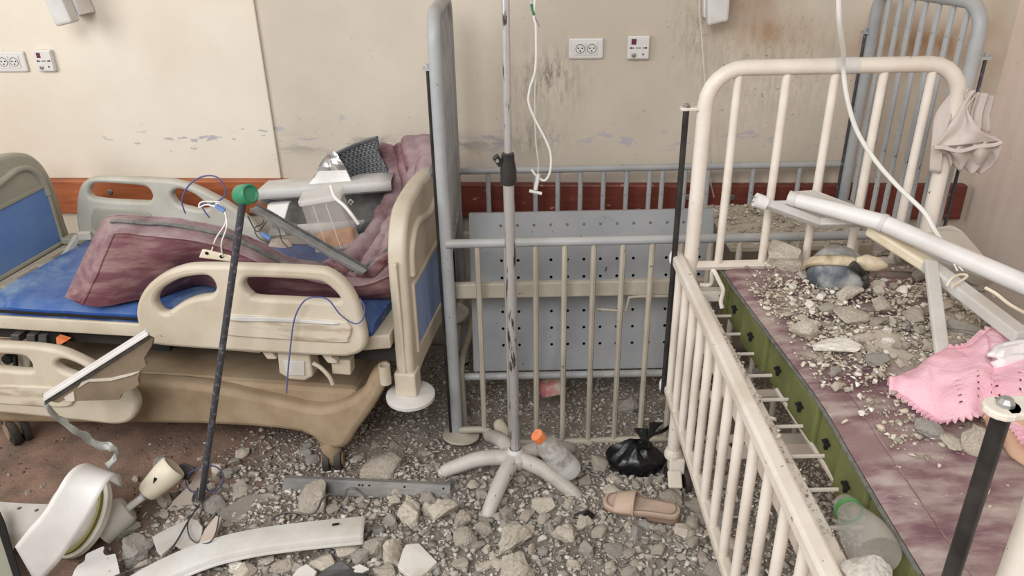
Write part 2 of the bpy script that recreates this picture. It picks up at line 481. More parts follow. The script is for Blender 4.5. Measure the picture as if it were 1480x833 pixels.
def wall_mat(name, base, dirt, burn=False, panel=False):
    k = NT(name)
    pos = k.n('ShaderNodeNewGeometry').outputs['Position']
    sp = k.n('ShaderNodeSeparateXYZ'); k.l(pos, sp.inputs[0]); X, Y, Z = sp.outputs

    def blob(cx, cz, rx, rz):
        dx = k.math('DIVIDE', k.math('SUBTRACT', X, cx), rx); dz = k.math('DIVIDE', k.math('SUBTRACT', Z, cz), rz)
        r2 = k.math('ADD', k.math('MULTIPLY', dx, dx), k.math('MULTIPLY', dz, dz))
        return k.math('EXPONENT', k.math('MULTIPLY', r2, -1.0))
    c = k.mix(k.ramp(k.noise(pos, 1.6, 5, 0.6), 0.35, 0.68), lin(base), lin(dirt))
    # lilac grey paint flakes in the bump band
    band = k.math('MAXIMUM', blob(-1.35 if panel else 0.2, 0.86, 0.5 if panel else 1.4, 0.055), k.math('MULTIPLY', blob(-0.9, 0.9, 0.5, 0.07), 0.9))
    fl = k.ramp(k.math('ADD', k.noise(pos, 26, 4, 0.6, (0.55, 1, 1.3)), k.math('MULTIPLY', band, 0.13)), 0.705, 0.73)
    c = k.mix(k.math('MULTIPLY', fl, k.math('MULTIPLY', band, 1.2, clamp=True)), c, lin((178, 172, 174)))
    # small dark specks
    sk = k.ramp(k.math('ADD', k.noise(pos, 70, 2, 0.5), k.math('MULTIPLY', blob(0.68, 1.1, 0.25, 0.2), 0.07)), 0.735, 0.76)
    c = k.mix(k.math('MULTIPLY', sk, 0.55), c, lin((112, 102, 92)))
    if not panel:
        st = k.ramp(k.noise(pos, 44, 5, 0.7, (1.7, 1, 0.45)), 0.42, 0.66)
        for b, a in ((blob(-0.05, 1.08, 0.11, 0.10), 0.8), (blob(-0.10, 0.87, 0.10, 0.06), 0.6), (blob(0.45, 1.28, 0.07, 0.16), 0.45), (blob(0.72, 1.1, 0.22, 0.18), 0.35)):  # streaky stains; the blob left of the wall lamp paints in its shadow
            c = k.mix(k.math('MULTIPLY', k.math('MULTIPLY', st, b), a), c, lin((96, 88, 78)))
        lw = k.ramp(k.noise(pos, 14, 5, 0.7, (0.4, 1, 1.5)), 0.5, 0.62)
        c = k.mix(k.math('MULTIPLY', k.math('MULTIPLY', lw, blob(-0.65, 0.845, 0.5, 0.035)), 0.8), c, lin((128, 124, 120)))
    if burn:
        for (a, b, r1, r2, s) in ((1.2, 1.18, 0.26, 0.07, 0.95), (1.02, 1.1, 0.05, 0.12, 0.7), (0.70, 1.23, 0.12, 0.05, 0.75), (0.6, 1.34, 0.12, 0.06, 0.7), (1.4, 1.1, 0.05, 0.2, 0.5)):  # burn stains, then a tall brown patch beside the corner
            nz = k.ramp(k.noise(pos, 9, 4, 0.6, (1.6, 1, 0.6)), 0.24, 0.56)
            c = k.mix(k.math('MULTIPLY', k.math('MULTIPLY', blob(a, b, r1, r2), nz), s), c, lin((156, 120, 86)))
    k.l(c, k.b.inputs['Base Color']); k.b.inputs['Roughness'].default_value = 0.72
    k.b.inputs['Specular IOR Level'].default_value = 0.25
    k.bump(k.math('ADD', k.noise(pos, 45, 4, 0.6), k.math('MULTIPLY', fl, -0.6)), 0.2, 0.003)
    return k.m


M['wall'] = wall_mat('stained_shaded_cream_wall', (206, 195, 179), (189, 177, 160), burn=True)
M['wall_pale'] = wall_mat('cream_wall_cladding', (224, 214, 198), (212, 199, 181), panel=True)
M['wall_right'] = wall_mat('right_wall_paint', (240, 222, 209), (228, 209, 194))


def floor_mat():
    k = NT('dusty_reddish_floor')
    pos = k.n('ShaderNodeNewGeometry').outputs['Position']
    c = k.mix(k.ramp(k.noise(pos, 3, 6, 0.6), 0.38, 0.62), lin((152, 122, 104)), lin((122, 98, 84)))
    c = k.mix(k.ramp(k.noise(pos, 40, 4, 0.6), 0.55, 0.75), c, lin((160, 134, 114)))
    k.l(c, k.b.inputs['Base Color']); k.b.inputs['Roughness'].default_value = 0.8
    k.bump(k.noise(pos, 80, 4, 0.6), 0.3)
    return k.m


def heap_mat():
    k = NT('dust_and_grit')
    pos = k.n('ShaderNodeNewGeometry').outputs['Position']
    sp = k.n('ShaderNodeSeparateXYZ'); k.l(pos, sp.inputs[0])
    c = k.mix(k.ramp(k.noise(pos, 4, 6, 0.65), 0.36, 0.64), lin((154, 144, 131)), lin((116, 108, 98)))
    c = k.mix(k.ramp(k.noise(pos, 70, 4, 0.6), 0.5, 0.7), c, lin((166, 154, 138)))
    left = k.math('ADD', k.ramp(k.math('SUBTRACT', sp.outputs[0], k.math('MULTIPLY', k.ramp(sp.outputs[1], 1.82, 1.66), -0.3)), -0.45, -1.2), k.math('MULTIPLY', k.math('SUBTRACT', k.noise(pos, 5, 4), 0.5), 0.8), clamp=True)
    c = k.mix(left, c, k.mix(k.ramp(k.noise(pos, 9, 5), 0.4, 0.6), lin((150, 120, 102)), lin((120, 98, 84))))
    k.l(c, k.b.inputs['Base Color']); k.b.inputs['Roughness'].default_value = 0.95
    k.bump(k.noise(pos, 110, 6, 0.7), 0.8, 0.008)
    return k.m


M['dustpale'] = mat('pale_plaster_dust', (190, 178, 160), (162, 151, 135), scale=14, rough=0.95, bump=0.8, bscale=90)
M['floor'] = floor_mat(); M['heap'] = heap_mat()


def wood_mat():
    k = NT('red_brown_wood')
    pos = k.n('ShaderNodeNewGeometry').outputs['Position']
    sp = k.n('ShaderNodeSeparateXYZ'); k.l(pos, sp.inputs[0])
    g = k.noise(pos, 14, 6, 0.65, (0.35, 1, 3.2))
    a = k.mix(k.ramp(g, 0.35, 0.65), lin((180, 104, 62)), lin((148, 78, 44)))
    b = k.mix(k.ramp(g, 0.35, 0.65), lin((122, 58, 44)), lin((98, 44, 34)))
    c = k.mix(k.ramp(sp.outputs[0], -0.95, -0.3), a, b)
    c = k.mix(k.math('MULTIPLY', k.ramp(k.noise(pos, 50, 3, 0.6, (0.4, 1, 1)), 0.68, 0.72), 0.7), c, lin((190, 160, 130)))
    k.l(c, k.b.inputs['Base Color']); k.b.inputs['Roughness'].default_value = 0.5
    return k.m


M['wood'] = wood_mat()


def struct(o): o['kind'] = 'structure'; return o


struct(MB().box((-0.2, 1.2, -0.05), (3.4, 2.4, 0.05)).build('floor', 'floor'))
struct(MB().box((-0.7, WALL_Y + 0.05, 1.3), (2.6, 0.05, 1.3)).build('wall_back', 'wall'))
struct(MB().box((WALL_X + 0.05, 1.2, 1.3), (0.05, 1.59, 1.3)).build('wall_right', 'wall_right'))
# proud cladding on the left part of the back wall, its right edge a visible step
pe = -1.055
struct(MB().box(((-3.3 + pe) / 2, WALL_Y - 0.006, 1.66), ((pe + 3.3) / 2, 0.006, 0.944)).build('trim_1', 'wall_pale', bevel=0.004))
struct(MB().box((-2.0, WALL_Y - 0.005, 0.289), (1.3, 0.005, 0.285)).build('trim_2', 'wall_pale'))
# wooden bumper rail, in two lengths, with screws
scr = MB().lathe([(0.0105, 0), (0.0105, 0.003), (0.006, 0.005)], (0, 0, 0), (0, -1, 0), 12)
for i, (x0, x1, zt, zb, sx) in enumerate(((-3.2, -1.03, 0.716, 0.582, (-1.72, -1.12)), (-1.028, 1.44, 0.703, 0.575, (-0.87, 0.46, 0.62)))):
    r = struct(MB().box(((x0 + x1) / 2, WALL_Y - 0.019, (zt + zb) / 2), ((x1 - x0) / 2, 0.019, (zt - zb) / 2)).build('trim_%d' % (3 + i), 'wood', bevel=0.005))
    for x in sx:
        MB().lathe([(0.011, 0), (0.011, 0.002), (0.008, 0.005), (0.004, 0.005), (0.0035, 0.003)], (x, WALL_Y - 0.038, zt - 0.045), (0, -1, 0), 14).build('screw', 'alu', r, smooth=True)
# the low bed of dust that carries the rubble
rows = []
for j in range(93):
    y = 0.5 + j * 0.024
    rows.append([V(-2.3 + i * 0.03, y, ground(-2.3 + i * 0.03, y)) for i in range(125)])
hp = MB().grid(rows).build('rubble_dust', 'heap', smooth=True)
tag(hp, 'dusty bed of grit and powder under the rubble on the floor', 'rubble', kind='stuff')


# ------------------------------------------------------------------ wall fittings
def socket(name, label, x0, x1, z0, z1):
    t = thing(name, label, 'socket', ((x0 + x1) / 2, WALL_Y, z0))
    yb = (WALL_Y - 0.012) if x1 < pe else WALL_Y
    cx, cz, w, h = (x0 + x1) / 2, (z0 + z1) / 2, x1 - x0, z1 - z0
    MB().box((cx, yb - 0.006, cz), (w / 2, 0.006, h / 2)).build('cover_plate', 'socket', t, bevel=0.008)
    for s in (-1, 1):
        mx = cx + s * w * 0.165
        ins = MB().box((mx, yb - 0.0135, cz), (w * 0.16, 0.0015, w * 0.175)).build('socket_insert', 'socket', t, bevel=0.001)
        pts = [V(mx + math.cos(a) * w * 0.125, yb - 0.0152, cz + math.sin(a) * w * 0.125) for a in [2 * PI * q / 20 for q in range(20)]]
        MB().tube(pts, 0.0011, 5, closed=True).build('rim', 'greyfelt', ins)
        for dx, dz in ((-0.055, 0.02), (0.055, 0.02), (0, -0.06)):
            MB().lathe([(0.0028, 0), (0.0028, 0.001)], (mx + dx * w, yb - 0.015, cz + dz * w), (0, -1, 0), 8).build('hole', 'dark', ins)
    return t


socket('double_socket', 'white double wall socket above the middle crib', 0.019, 0.138, 1.146, 1.215)
socket('double_socket', 'white double wall socket cut by the left picture edge', -2.04, -1.918, 1.118, 1.19)


def call_box(label, x0, x1, z0, z1):
    yb = (WALL_Y - 0.012) if x1 < pe else WALL_Y
    cx, cz, w, h = (x0 + x1) / 2, (z0 + z1) / 2, x1 - x0, z1 - z0
    t = thing('call_unit', label, 'wall unit', (cx, WALL_Y, z0))
    MB().box((cx, yb - 0.009, cz), (w / 2, 0.009, h / 2)).build('box', 'socket', t, bevel=0.004)
    MB().box((cx, yb - 0.019, cz), (w * 0.46, 0.0012, h * 0.44)).build('face_plate', 'socket', t, bevel=0.001)
    y = yb - 0.0203
    MB().box((cx - w * 0.22, y, cz + h * 0.26), (w * 0.11, 0.0008, h * 0.12)).build('red_window', 'maroon_led', t)
    mk = MB()
    for s in (-1, 1):
        mk.lathe([(0.0032, 0), (0.0032, 0.0008)], (cx + s * w * 0.34, y, cz), (0, -1, 0), 8)
        mk.box((cx + s * w * 0.25, y, cz), (w * 0.05, 0.0006, 0.0016))
    for i in range(5): mk.box((cx - w * 0.1 + i * w * 0.05, y, cz), (w * 0.018, 0.0006, 0.0015))
    mk.build('printed_marks', 'dark', t)
    MB().lathe([(w * 0.11, 0), (w * 0.11, 0.003), (w * 0.05, 0.004), (w * 0.05, 0.002)], (cx - w * 0.2, y, cz - h * 0.3), (0, -1, 0), 14).build('jack_socket', 'alu', t, smooth=True)
    MB().lathe([(0.003, 0), (0.003, 0.001)], (cx + w * 0.22, y, cz - h * 0.27), (0, -1, 0), 8).build('hole', 'dark', t)


call_box('square white nurse call unit on the wall right of the middle double socket', 0.218, 0.293, 1.144, 1.222)
call_box('square white nurse call unit on the pale wall at upper left', -1.876, -1.812, 1.12, 1.195)


def wall_light(label, pts_px, y):
    a, b, c, d = [at(px, py, y=y) for px, py in pts_px]      # lower left, lower right, upper right, upper left
    t = thing('wall_light', label, 'lamp', ((b.x + c.x) / 2, y, b.z))
    up = (d - a) * 1.0; up2 = (c - b)
    a2 = a + up.normalized() * 0.3; b2 = b + up2.normalized() * 0.3
    MB().slab([a, b, b2, a2], (0, 0.055, 0)).build('diffuser', 'whitegrey', t, bevel=0.008)
    MB().slab([a + V(-0.004, 0.055, 0.02), b + V(0.004, 0.055, 0.02), b2 + V(0.004, 0.055, 0), a2 + V(-0.004, 0.055, 0)], (0, WALL_Y - 0.02 - y - 0.055, 0)).build('back_plate', 'white', t)


wall_light('dusty white wall lamp at the upper left with a slanting end', ((80, 39), (104, 33), (88, -4), (63, 0)), 2.58)
wall_light('dusty white wall lamp high on the wall beside the right end frame', ((1023, 38), (1053, 31), (1056, -4), (1023, -4)), 2.62)

# ------------------------------------------------------------------ the grey crib against the wall (middle)
TA = math.radians(4.0)
A0 = V(-0.335, 2.065, 0); AU = V(math.cos(TA), math.sin(TA), 0); AV = V(-math.sin(TA), math.cos(TA), 0)


def A(u, v, z): return A0 + AU * u + AV * v + V(0, 0, z)


AL, AW = 1.42, 0.5
mc = thing('hospital_crib', 'grey barred hospital crib standing along the back wall', 'crib', A(AL / 2, AW / 2, 0))


def arc_frame(P, u, v0, v1, zt, zb0, zb1, r):
    pts = [P(u, v0, zb0)]
    for a in range(7): pts.append(P(u, v0 + r - r * math.cos(a * PI / 12), zt - r + r * math.sin(a * PI / 12)))
    for a in range(7): pts.append(P(u, v1 - r + r * math.sin(a * PI / 12), zt - r + r * math.cos(a * PI / 12)))
    pts.append(P(u, v1, zb1)); return pts


for side, u in (('l', 0.0), ('r', AL)):
    QF = (lambda u_, v, z: A(u_, v, z)) if side == 'l' else (lambda u_, v, z: A(u_ - 0.05 * v / AW, v, z))
    end = MB().tube(arc_frame(QF, u, 0, AW, 1.37, 0.03, 0.03, 0.075), 0.0185, 14).build('end_frame', 'crib_grey', mc, smooth=True)
    MB().tube([QF(u, 0, 0.665), QF(u, AW, 0.665)], 0.011, 8).build('cross_rail', 'crib_grey', end, smooth=True)
    MB().tube([QF(u, 0, 0.3), QF(u, AW, 0.3)], 0.011, 8).build('cross_rail', 'crib_beige', end, smooth=True)
    b0 = None
    for k in range(7):
        v = AW * (k + 1) / 8
        if b0 is None: b0 = MB().tube([QF(u, v, 0.665), QF(u, v, 1.365)], 0.0085, 8).build('bar', 'crib_grey', end, smooth=True); v00 = v
        else: shift(b0, QF(u, v, 0) - QF(u, v00, 0))
    for v, s in ((0, -1), (AW, 1)):
        uo = u + (-0.022 if side == 'l' else 0.034)
        if side == 'r' and v > 0: uo -= 0.05 + 0.058
        ux = u - (0.05 if side == 'r' and v > 0 else 0)
        MB().tube([A(uo, v, 0.05), A(uo, v, 1.232)], 0.0048, 8).build('guide_rod', 'black' if side == 'l' else 'darksteel', mc, smooth=True)
        MB().beam(A(ux, v, 1.235), A(uo, v, 1.235) + (A(uo, v, 0) - A(ux, v, 0)).normalized() * 0.012, 0.022, 0.008).lathe([(0.006, 0), (0.006, 0.01)], A(uo, v, 1.238), (0, 0, 1), 8).build('rod_bracket', 'crib_grey', mc)
for u in (0.0, AL):
    for v in (0, AW):
        if u == 0 and v == 0:
            MB().lathe([(0.058, 0.0), (0.062, 0.004), (0.06, 0.01), (0.03, 0.014), (0.022, 0.02)], A(0.012, v - 0.005, 0.045), (0.05, 0.1, 1), 28).build('bumper_disc', 'crib_beige', mc, smooth=True)
        MB().lathe([(0.014, 0), (0.014, 0.05)], A(u - (0.05 if u > 0 and v > 0 else 0), v, 0.0), (0, 0, 1), 12).build('foot', 'rubber', mc, smooth=True)
# front gate (lowered) and back gate
gz = 0.738
fg = MB().tube([A(0.0, -0.012, gz), A(AL - 0.01, -0.012, gz + 0.003)], 0.0135, 12).build('side_gate_rail', 'crib_grey', mc, smooth=True)
lo_px = [(664, 622), (690, 621), (702, 622), (716, 628), (735, 638), (752, 640), (840, 638), (925, 635)]
pl = [at(a, b, p=A(0, -0.012, 0), n=AV) for a, b in lo_px]
pl.append(A(AL - 0.01, -0.012, pl[-1].z))
MB().tube(spline(pl, 4), 0.0115, 10).build('side_gate_lower_rail', 'crib_beige', mc, smooth=True)
us = [(at(px, 400, p=A(0, -0.012, 0), n=AV) - A0).dot(AU) for px in (691.4, 940)]
stp = (us[1] - us[0]) / 6
for k in range(15):
    u = us[0] + stp * k
    if u > AL - 0.04: break
    zb = 0.07 if k == 0 else 0.036
    MB().tube([A(u, -0.012, zb - 0.01), A(u, -0.012, gz)], 0.0088, 8).build('bar', 'crib_beige', mc, smooth=True)
bz = 0.79
MB().tube([A(0.0, AW + 0.012, bz + 0.004), A(AL - 0.06, AW + 0.012, bz + 0.004)], 0.0125, 10).build('side_gate_rail', 'crib_grey', mc, smooth=True)
bx = [706, 740, 774, 806, 838.6, 871.6, 904.6, 937.6, 955.7, 988, 1020.7, 1053, 1085, 1117, 1151, 1184]
bu = [(at(px, 280, p=A(0, AW + 0.012, 0), n=AV) - A0).dot(AU) for px in bx]
b0 = MB().tube([A(bu[0], AW + 0.012, 0.12), A(bu[0], AW + 0.012, bz)], 0.0085, 8).build('bar', 'crib_grey', mc, smooth=True)
for u in bu[1:]: shift(b0, AU * (u - bu[0]))
MB().tube([A(0.0, AW + 0.012, 0.12), A(AL - 0.06, AW + 0.012, 0.12)], 0.0105, 8).build('side_gate_lower_rail', 'crib_grey', mc, smooth=True)
# base frame
zf = at(760, 418, p=A(0, 0.05, 0), n=AV).z
MB().beam(A(0, 0.05, zf), A(AL, 0.05, zf), 0.022, 0.05).build('frame_beam', 'crib_beige', mc, bevel=0.004)
MB().beam(A(0.02, AW - 0.03, zf), A(AL, AW - 0.03, zf), 0.022, 0.05).build('frame_beam', 'crib_beige', mc, bevel=0.004)
zl = at(820, 542, p=A(0, 0.085, 0), n=AV).z
MB().tube([A(0.0, 0.085, zl), A(AL, 0.085, zl)], 0.0125, 10).build('lower_bar', 'crib_grey', mc, smooth=True)
MB().tube(spline([at(684, 462, y=2.5), at(676, 492, y=2.33), at(666, 528, y=2.16), at(667, 560, y=2.13), at(672, 620, y=2.12)], 6), 0.0125, 10).build('brace', 'crib_beige', mc, smooth=True)
# lever that holds the tilted deck
lv = [at(862, 447, y=2.14), at(893, 449, y=2.13), at(905, 449, y=2.13), at(909, 430, y=2.13), at(925, 428.5, y=2.14), at(985, 428, y=2.15)]
MB().tube(lv, 0.0048, 8).build('lever', 'crib_beige', mc, smooth=True)
# perforated deck section, tilted up
pb = A(0.045, 0.11, zl + 0.005); ptop = A(0.045, 0.235, at(850, 307, p=A(0, 0.235, 0), n=AV).z)
dv = (ptop - pb); PH = dv.length; dv.normalize()
pu0 = (at(683, 480, p=pb, n=AU.cross(dv)) - pb).dot(AU)
pu1 = (at(1030, 330, p=pb, n=AU.cross(dv)) - pb).dot(AU)
nrm = AU.cross(dv).normalized()
if nrm.y > 0: nrm = -nrm


def on_panel(px, py):
    q = at(px, py, p=pb, n=nrm) - pb; return q.dot(AU), q.dot(dv)


h00 = on_panel(723.8, 326.5); h11 = on_panel(988.5, 523)
su = (on_panel(964, 326)[0] - h00[0]) / 10.0
sv = (h00[1] - on_panel(725, 523)[1]) / 8.0
mb = MB()
c0 = h00[0] - su / 2 - su; nc = int((pu1 - (c0 + su)) / su) + 1
r0 = h00[1] + sv / 2; nr = 9


def cell(mb, a0, a1, b0, b1, hole, rad=0.0052):
    ca, cb = (a0 + a1) / 2, (b0 + b1) / 2
    P = lambda a, b: pb + AU * a + dv * b
    if not hole:
        mb.add([P(a0, b0), P(a1, b0), P(a1, b1), P(a0, b1)], [(0, 1, 2, 3)]); return
    outer = [(a1, cb), (a1, b1), (ca, b1), (a0, b1), (a0, cb), (a0, b0), (ca, b0), (a1, b0)]
    inner = [(ca + rad * math.cos(q * PI / 4), cb + rad * math.sin(q * PI / 4)) for q in range(8)]
    mb.add([P(*p) for p in outer] + [P(*p) for p in inner], [(q, (q + 1) % 8, 8 + (q + 1) % 8, 8 + q) for q in range(8)])


uedges = [pu0] + [h00[0] - su / 2 + su * i for i in range(nc + 1) if h00[0] - su / 2 + su * i < pu1 - 0.01] + [pu1]
vedges = [0.0] + [r0 - sv * i for i in range(nr, -1, -1) if r0 - sv * i > 0.005] + [PH]
for i in range(len(uedges) - 1):
    for j in range(len(vedges) - 1):
        cell(mb, uedges[i], uedges[i + 1], vedges[j], vedges[j + 1], 0 < i < len(uedges) - 2 and 0 < j < len(vedges) - 2)
pan = mb.build('perforated_deck', 'perf', mc, solid=0.003)
P = lambda a, b, c=0: pb + AU * a + dv * b - nrm * c
MB().slab([P(pu0, 0), P(pu0, PH), P(pu0, PH, 0.03), P(pu0, 0, 0.03)], AU * 0.003).slab([P(pu1, 0), P(pu1, PH), P(pu1, PH, 0.03), P(pu1, 0, 0.03)], AU * 0.003).slab(
    [P(pu0, PH), P(pu1, PH), P(pu1, PH, 0.03), P(pu0, PH, 0.03)], dv * 0.003).build('deck_flange', 'perf', pan)
MB().slab([P(pu0 + 0.01, 0.01, 0.045), P(pu1 - 0.01, 0.01, 0.045), P(pu1 - 0.01, PH - 0.05, 0.045), P(pu0 + 0.01, PH - 0.05, 0.045)], -nrm * 0.004).build('hole_shade_sheet', 'dark', pan)  # added dark sheet, painted shade behind the deck holes
# the other, level deck section with debris on it
MB().slab([A(0.86, 0.07, 0.66), A(1.39, 0.07, 0.66), A(1.39, AW - 0.05, 0.66), A(0.86, AW - 0.05, 0.66)], (0, 0, 0.012)).build('level_deck', 'crib_beige', mc)

# ------------------------------------------------------------------ the cream crib on the right
TB = math.radians(4.3)
B0 = V(0.338, 1.855, 0); BU = V(math.cos(TB), math.sin(TB), 0); BW = V(math.sin(TB), -math.cos(TB), 0)


def B(u, w, z): return B0 + BU * u + BW * w + V(0, 0, z)


BWID, BLEN = 0.6, 1.235
rc = thing('hospital_crib', 'cream barred hospital crib at the right with a lowered side gate', 'crib', B(0.3, 0.6, 0))
PB = lambda u, v, z: B(v, u, z)
for w in (0.0, BLEN):
    uo_ = 0.0 if w == 0 else 0.055
    end = MB().tube(arc_frame(PB, w, uo_, BWID, 1.268 + (0.0 if w == 0 else 0.02), 0.14, 0.14, 0.085), 0.0185, 16).build('end_frame', 'cream', rc, smooth=True)
    MB().tube([B(0, w, 0.765), B(BWID, w, 0.765)], 0.013, 8).build('cross_rail', 'cream', end, smooth=True)
    MB().tube([B(0, w, 0.36), B(BWID, w, 0.36)], 0.013, 8).build('cross_rail', 'cream', end, smooth=True)
    b0 = None
    for k in range(5):
        u = 0.072 + k * 0.1135
        if b0 is None: b0 = MB().tube([B(u, w, 0.765), B(u, w, 1.26)], 0.0105, 10).build('bar', 'cream', end, smooth=True); u0 = u
        else: shift(b0, BU * (u - u0))
    if w == 0:
        MB().tube([B(0.29, 0, 1.268), B(0.345, 0, 1.268)], 0.0196, 16).build('weld_band', 'whitegrey', end, smooth=True)
# guide rods and brackets
for w, zt, rad in ((0.0, 1.176, 0.0075), (BLEN - 0.01, 1.178, 0.0085)):
    uo = -0.044
    if w > 0:
        q = V(0.4125, 0.62, 0)
    else:
        q = B(uo, 0, 0)
    MB().tube([q + V(0, 0, 0.37), q + V(0, 0, zt)], rad, 12).build('guide_rod', 'black', rc, smooth=True)
    e = B(0, w, zt) if w == 0 else V(0.49, 0.63, zt)
    d = (e - (q + V(0, 0, zt))).normalized()
    k = 1.0 if w == 0 else 1.25
    br = MB().beam(q + V(0, 0, zt) - d * 0.004, e, 0.024 * k, 0.008).lathe([(0.0135 * k, -0.004), (0.0135 * k, 0.004)], q + V(0, 0, zt) - d * 0.002, (0, 0, 1), 14).build('rod_bracket', 'cream', rc, bevel=0.002)
    MB().lathe([(0.008, 0), (0.008, 0.004), (0.005, 0.008)], q + V(0, 0, zt + 0.004), (0, 0, 1), 8).build('nut', 'alu', br)
# lowered side gate
G0, G1 = V(0.304, 1.872, 0), V(0.375, 0.66, 0)
gd = (G1 - G0).normalized(); gn = V(-gd.y, gd.x, 0)
gt = MB().beam(G0 + V(0, 0, 0.781), G1 + V(0, 0, 0.781), 0.03, 0.03).build('side_gate_rail', 'cream', rc, bevel=0.006)
MB().beam(G0 + V(0.002, 0, 0.385), G1 + V(0.002, 0, 0.385), 0.024, 0.024).build('side_gate_lower_rail', 'cream', rc, bevel=0.005)
b0 = None
for k in range(14):
    s = 0.05 + k * 0.0868
    p = G0 + gd * s
    if b0 is None: b0 = MB().tube([p + V(0, 0, 0.385), p + V(0, 0, 0.775)], 0.0105, 10).build('bar', 'cream', rc, smooth=True); s0 = s
    else: shift(b0, gd * (s - s0))
for z in (0.781, 0.385):
    MB().lathe([(0.012, 0), (0.014, 0.008), (0.014, 0.022), (0.011, 0.03)], G0 + V(-0.006, 0.0, z - 0.015), (0, 0, 1), 12).build('gate_slider', 'white', rc, smooth=True)
# mattress base: angle frame, wire slats
E0, E1 = B(0.012, 0.0, 0.69), B(0.012, BLEN, 0.69)
MB().beam(E0, E1, 0.05, 0.012).beam(E0 + V(-0.024, 0, -0.02), E1 + V(-0.024, 0, -0.02), 0.006, 0.045).build('base_frame', 'cream', rc, bevel=0.002)
MB().beam(B(0.57, 0, 0.69), B(0.57, BLEN, 0.69), 0.03, 0.03).build('base_frame', 'cream', rc, bevel=0.003)
MB().beam(B(0, 0.02, 0.69), B(BWID, 0.02, 0.69), 0.03, 0.03).build('base_frame', 'cream', rc, bevel=0.003)
s0 = None
for k in range(12):
    w = 0.1 + k * 0.094
    if s0 is None: s0 = MB().tube([B(0.04, w, 0.668), B(0.57, w, 0.668)], 0.004, 6).build('wire_slat', 'cream', rc, smooth=True); w0 = w
    else: shift(s0, BW * (w - w0))
MB().tube([B(0.105, 0.42, 0.655), B(0.125, 1.12, 0.655)], 0.0055, 6).build('wire_slat', 'cream', rc, smooth=True)
# tray under the slats, seen through them
for w in (0.34, 0.82):
    MB().beam(B(0.3, w - 0.02, 0.44), B(0.3, w + 0.02, 0.44), 0.56, 0.04).build('under_beam', 'cream', rc)
# bent wire that keeps the mattress in
w_px = [(1012, 412, 0.70), (1027, 411, 0.70), (1029, 395, 0.72), (1032, 392, 0.745), (1040, 408, 0.75), (1045, 420, 0.735), (1042, 436, 0.70), (1044, 446, 0.68)]
MB().tube(spline([at(a, b, y=1.80 - 0.008 * i) for i, (a, b, z) in enumerate(w_px)], 5), 0.0055, 8).build('mattress_stop', 'cream', rc, smooth=True)
# casters
for (u, w) in ((0.0, 0.0), (BWID, 0.0), (0.0, BLEN), (BWID, BLEN)):
    p = B(u, w, 0) + V(0.03, 0.0, 0)
    cs = MB().lathe([(0.017, 0.14), (0.026, 0.145), (0.026, 0.16), (0.02, 0.175)], p - V(0.03, 0, 0), (0, 0, 1), 14).beam(p + V(-0.02, -0.01, 0.1), p + V(-0.02, -0.0, 0.148), 0.045, 0.05).build('caster', 'cream', rc, bevel=0.004)
    for s in (-1, 1):
        MB().lathe([(0.03, -0.009), (0.052, -0.008), (0.055, 0), (0.052, 0.008), (0.03, 0.009)], p + V(s * 0.015 - 0.01, -0.005, 0.056), (1, 0.25, 0), 22).build('wheel', 'rubber', cs, smooth=True)
    MB().box(p + V(-0.03, -0.065, 0.112), (0.02, 0.026, 0.007), (V(1, 0, 0), V(0, 0.85, 0.5), V(0, -0.5, 0.85))).build('brake_pedal', 'cream', cs, bevel=0.004)
# ------------------------------------------------------------------ the hospital bed on the left
TC = math.radians(-4.7)
HA = V(0.0819, 0.9966, 0)          # across the bed, towards the wall
HR = V(0.9966, -0.0819, 0)         # along the bed, towards its right end
HP = V(-0.45, 1.80, 0)             # near right corner


def H(l, s, z): return HP - HR * l + HA * s + V(0, 0, z)


BL = 1.44
bed = thing('hospital_bed', 'cream plastic hospital bed with moulded side rails, along the wall at left', 'bed', H(0.7, 0.4, 0))
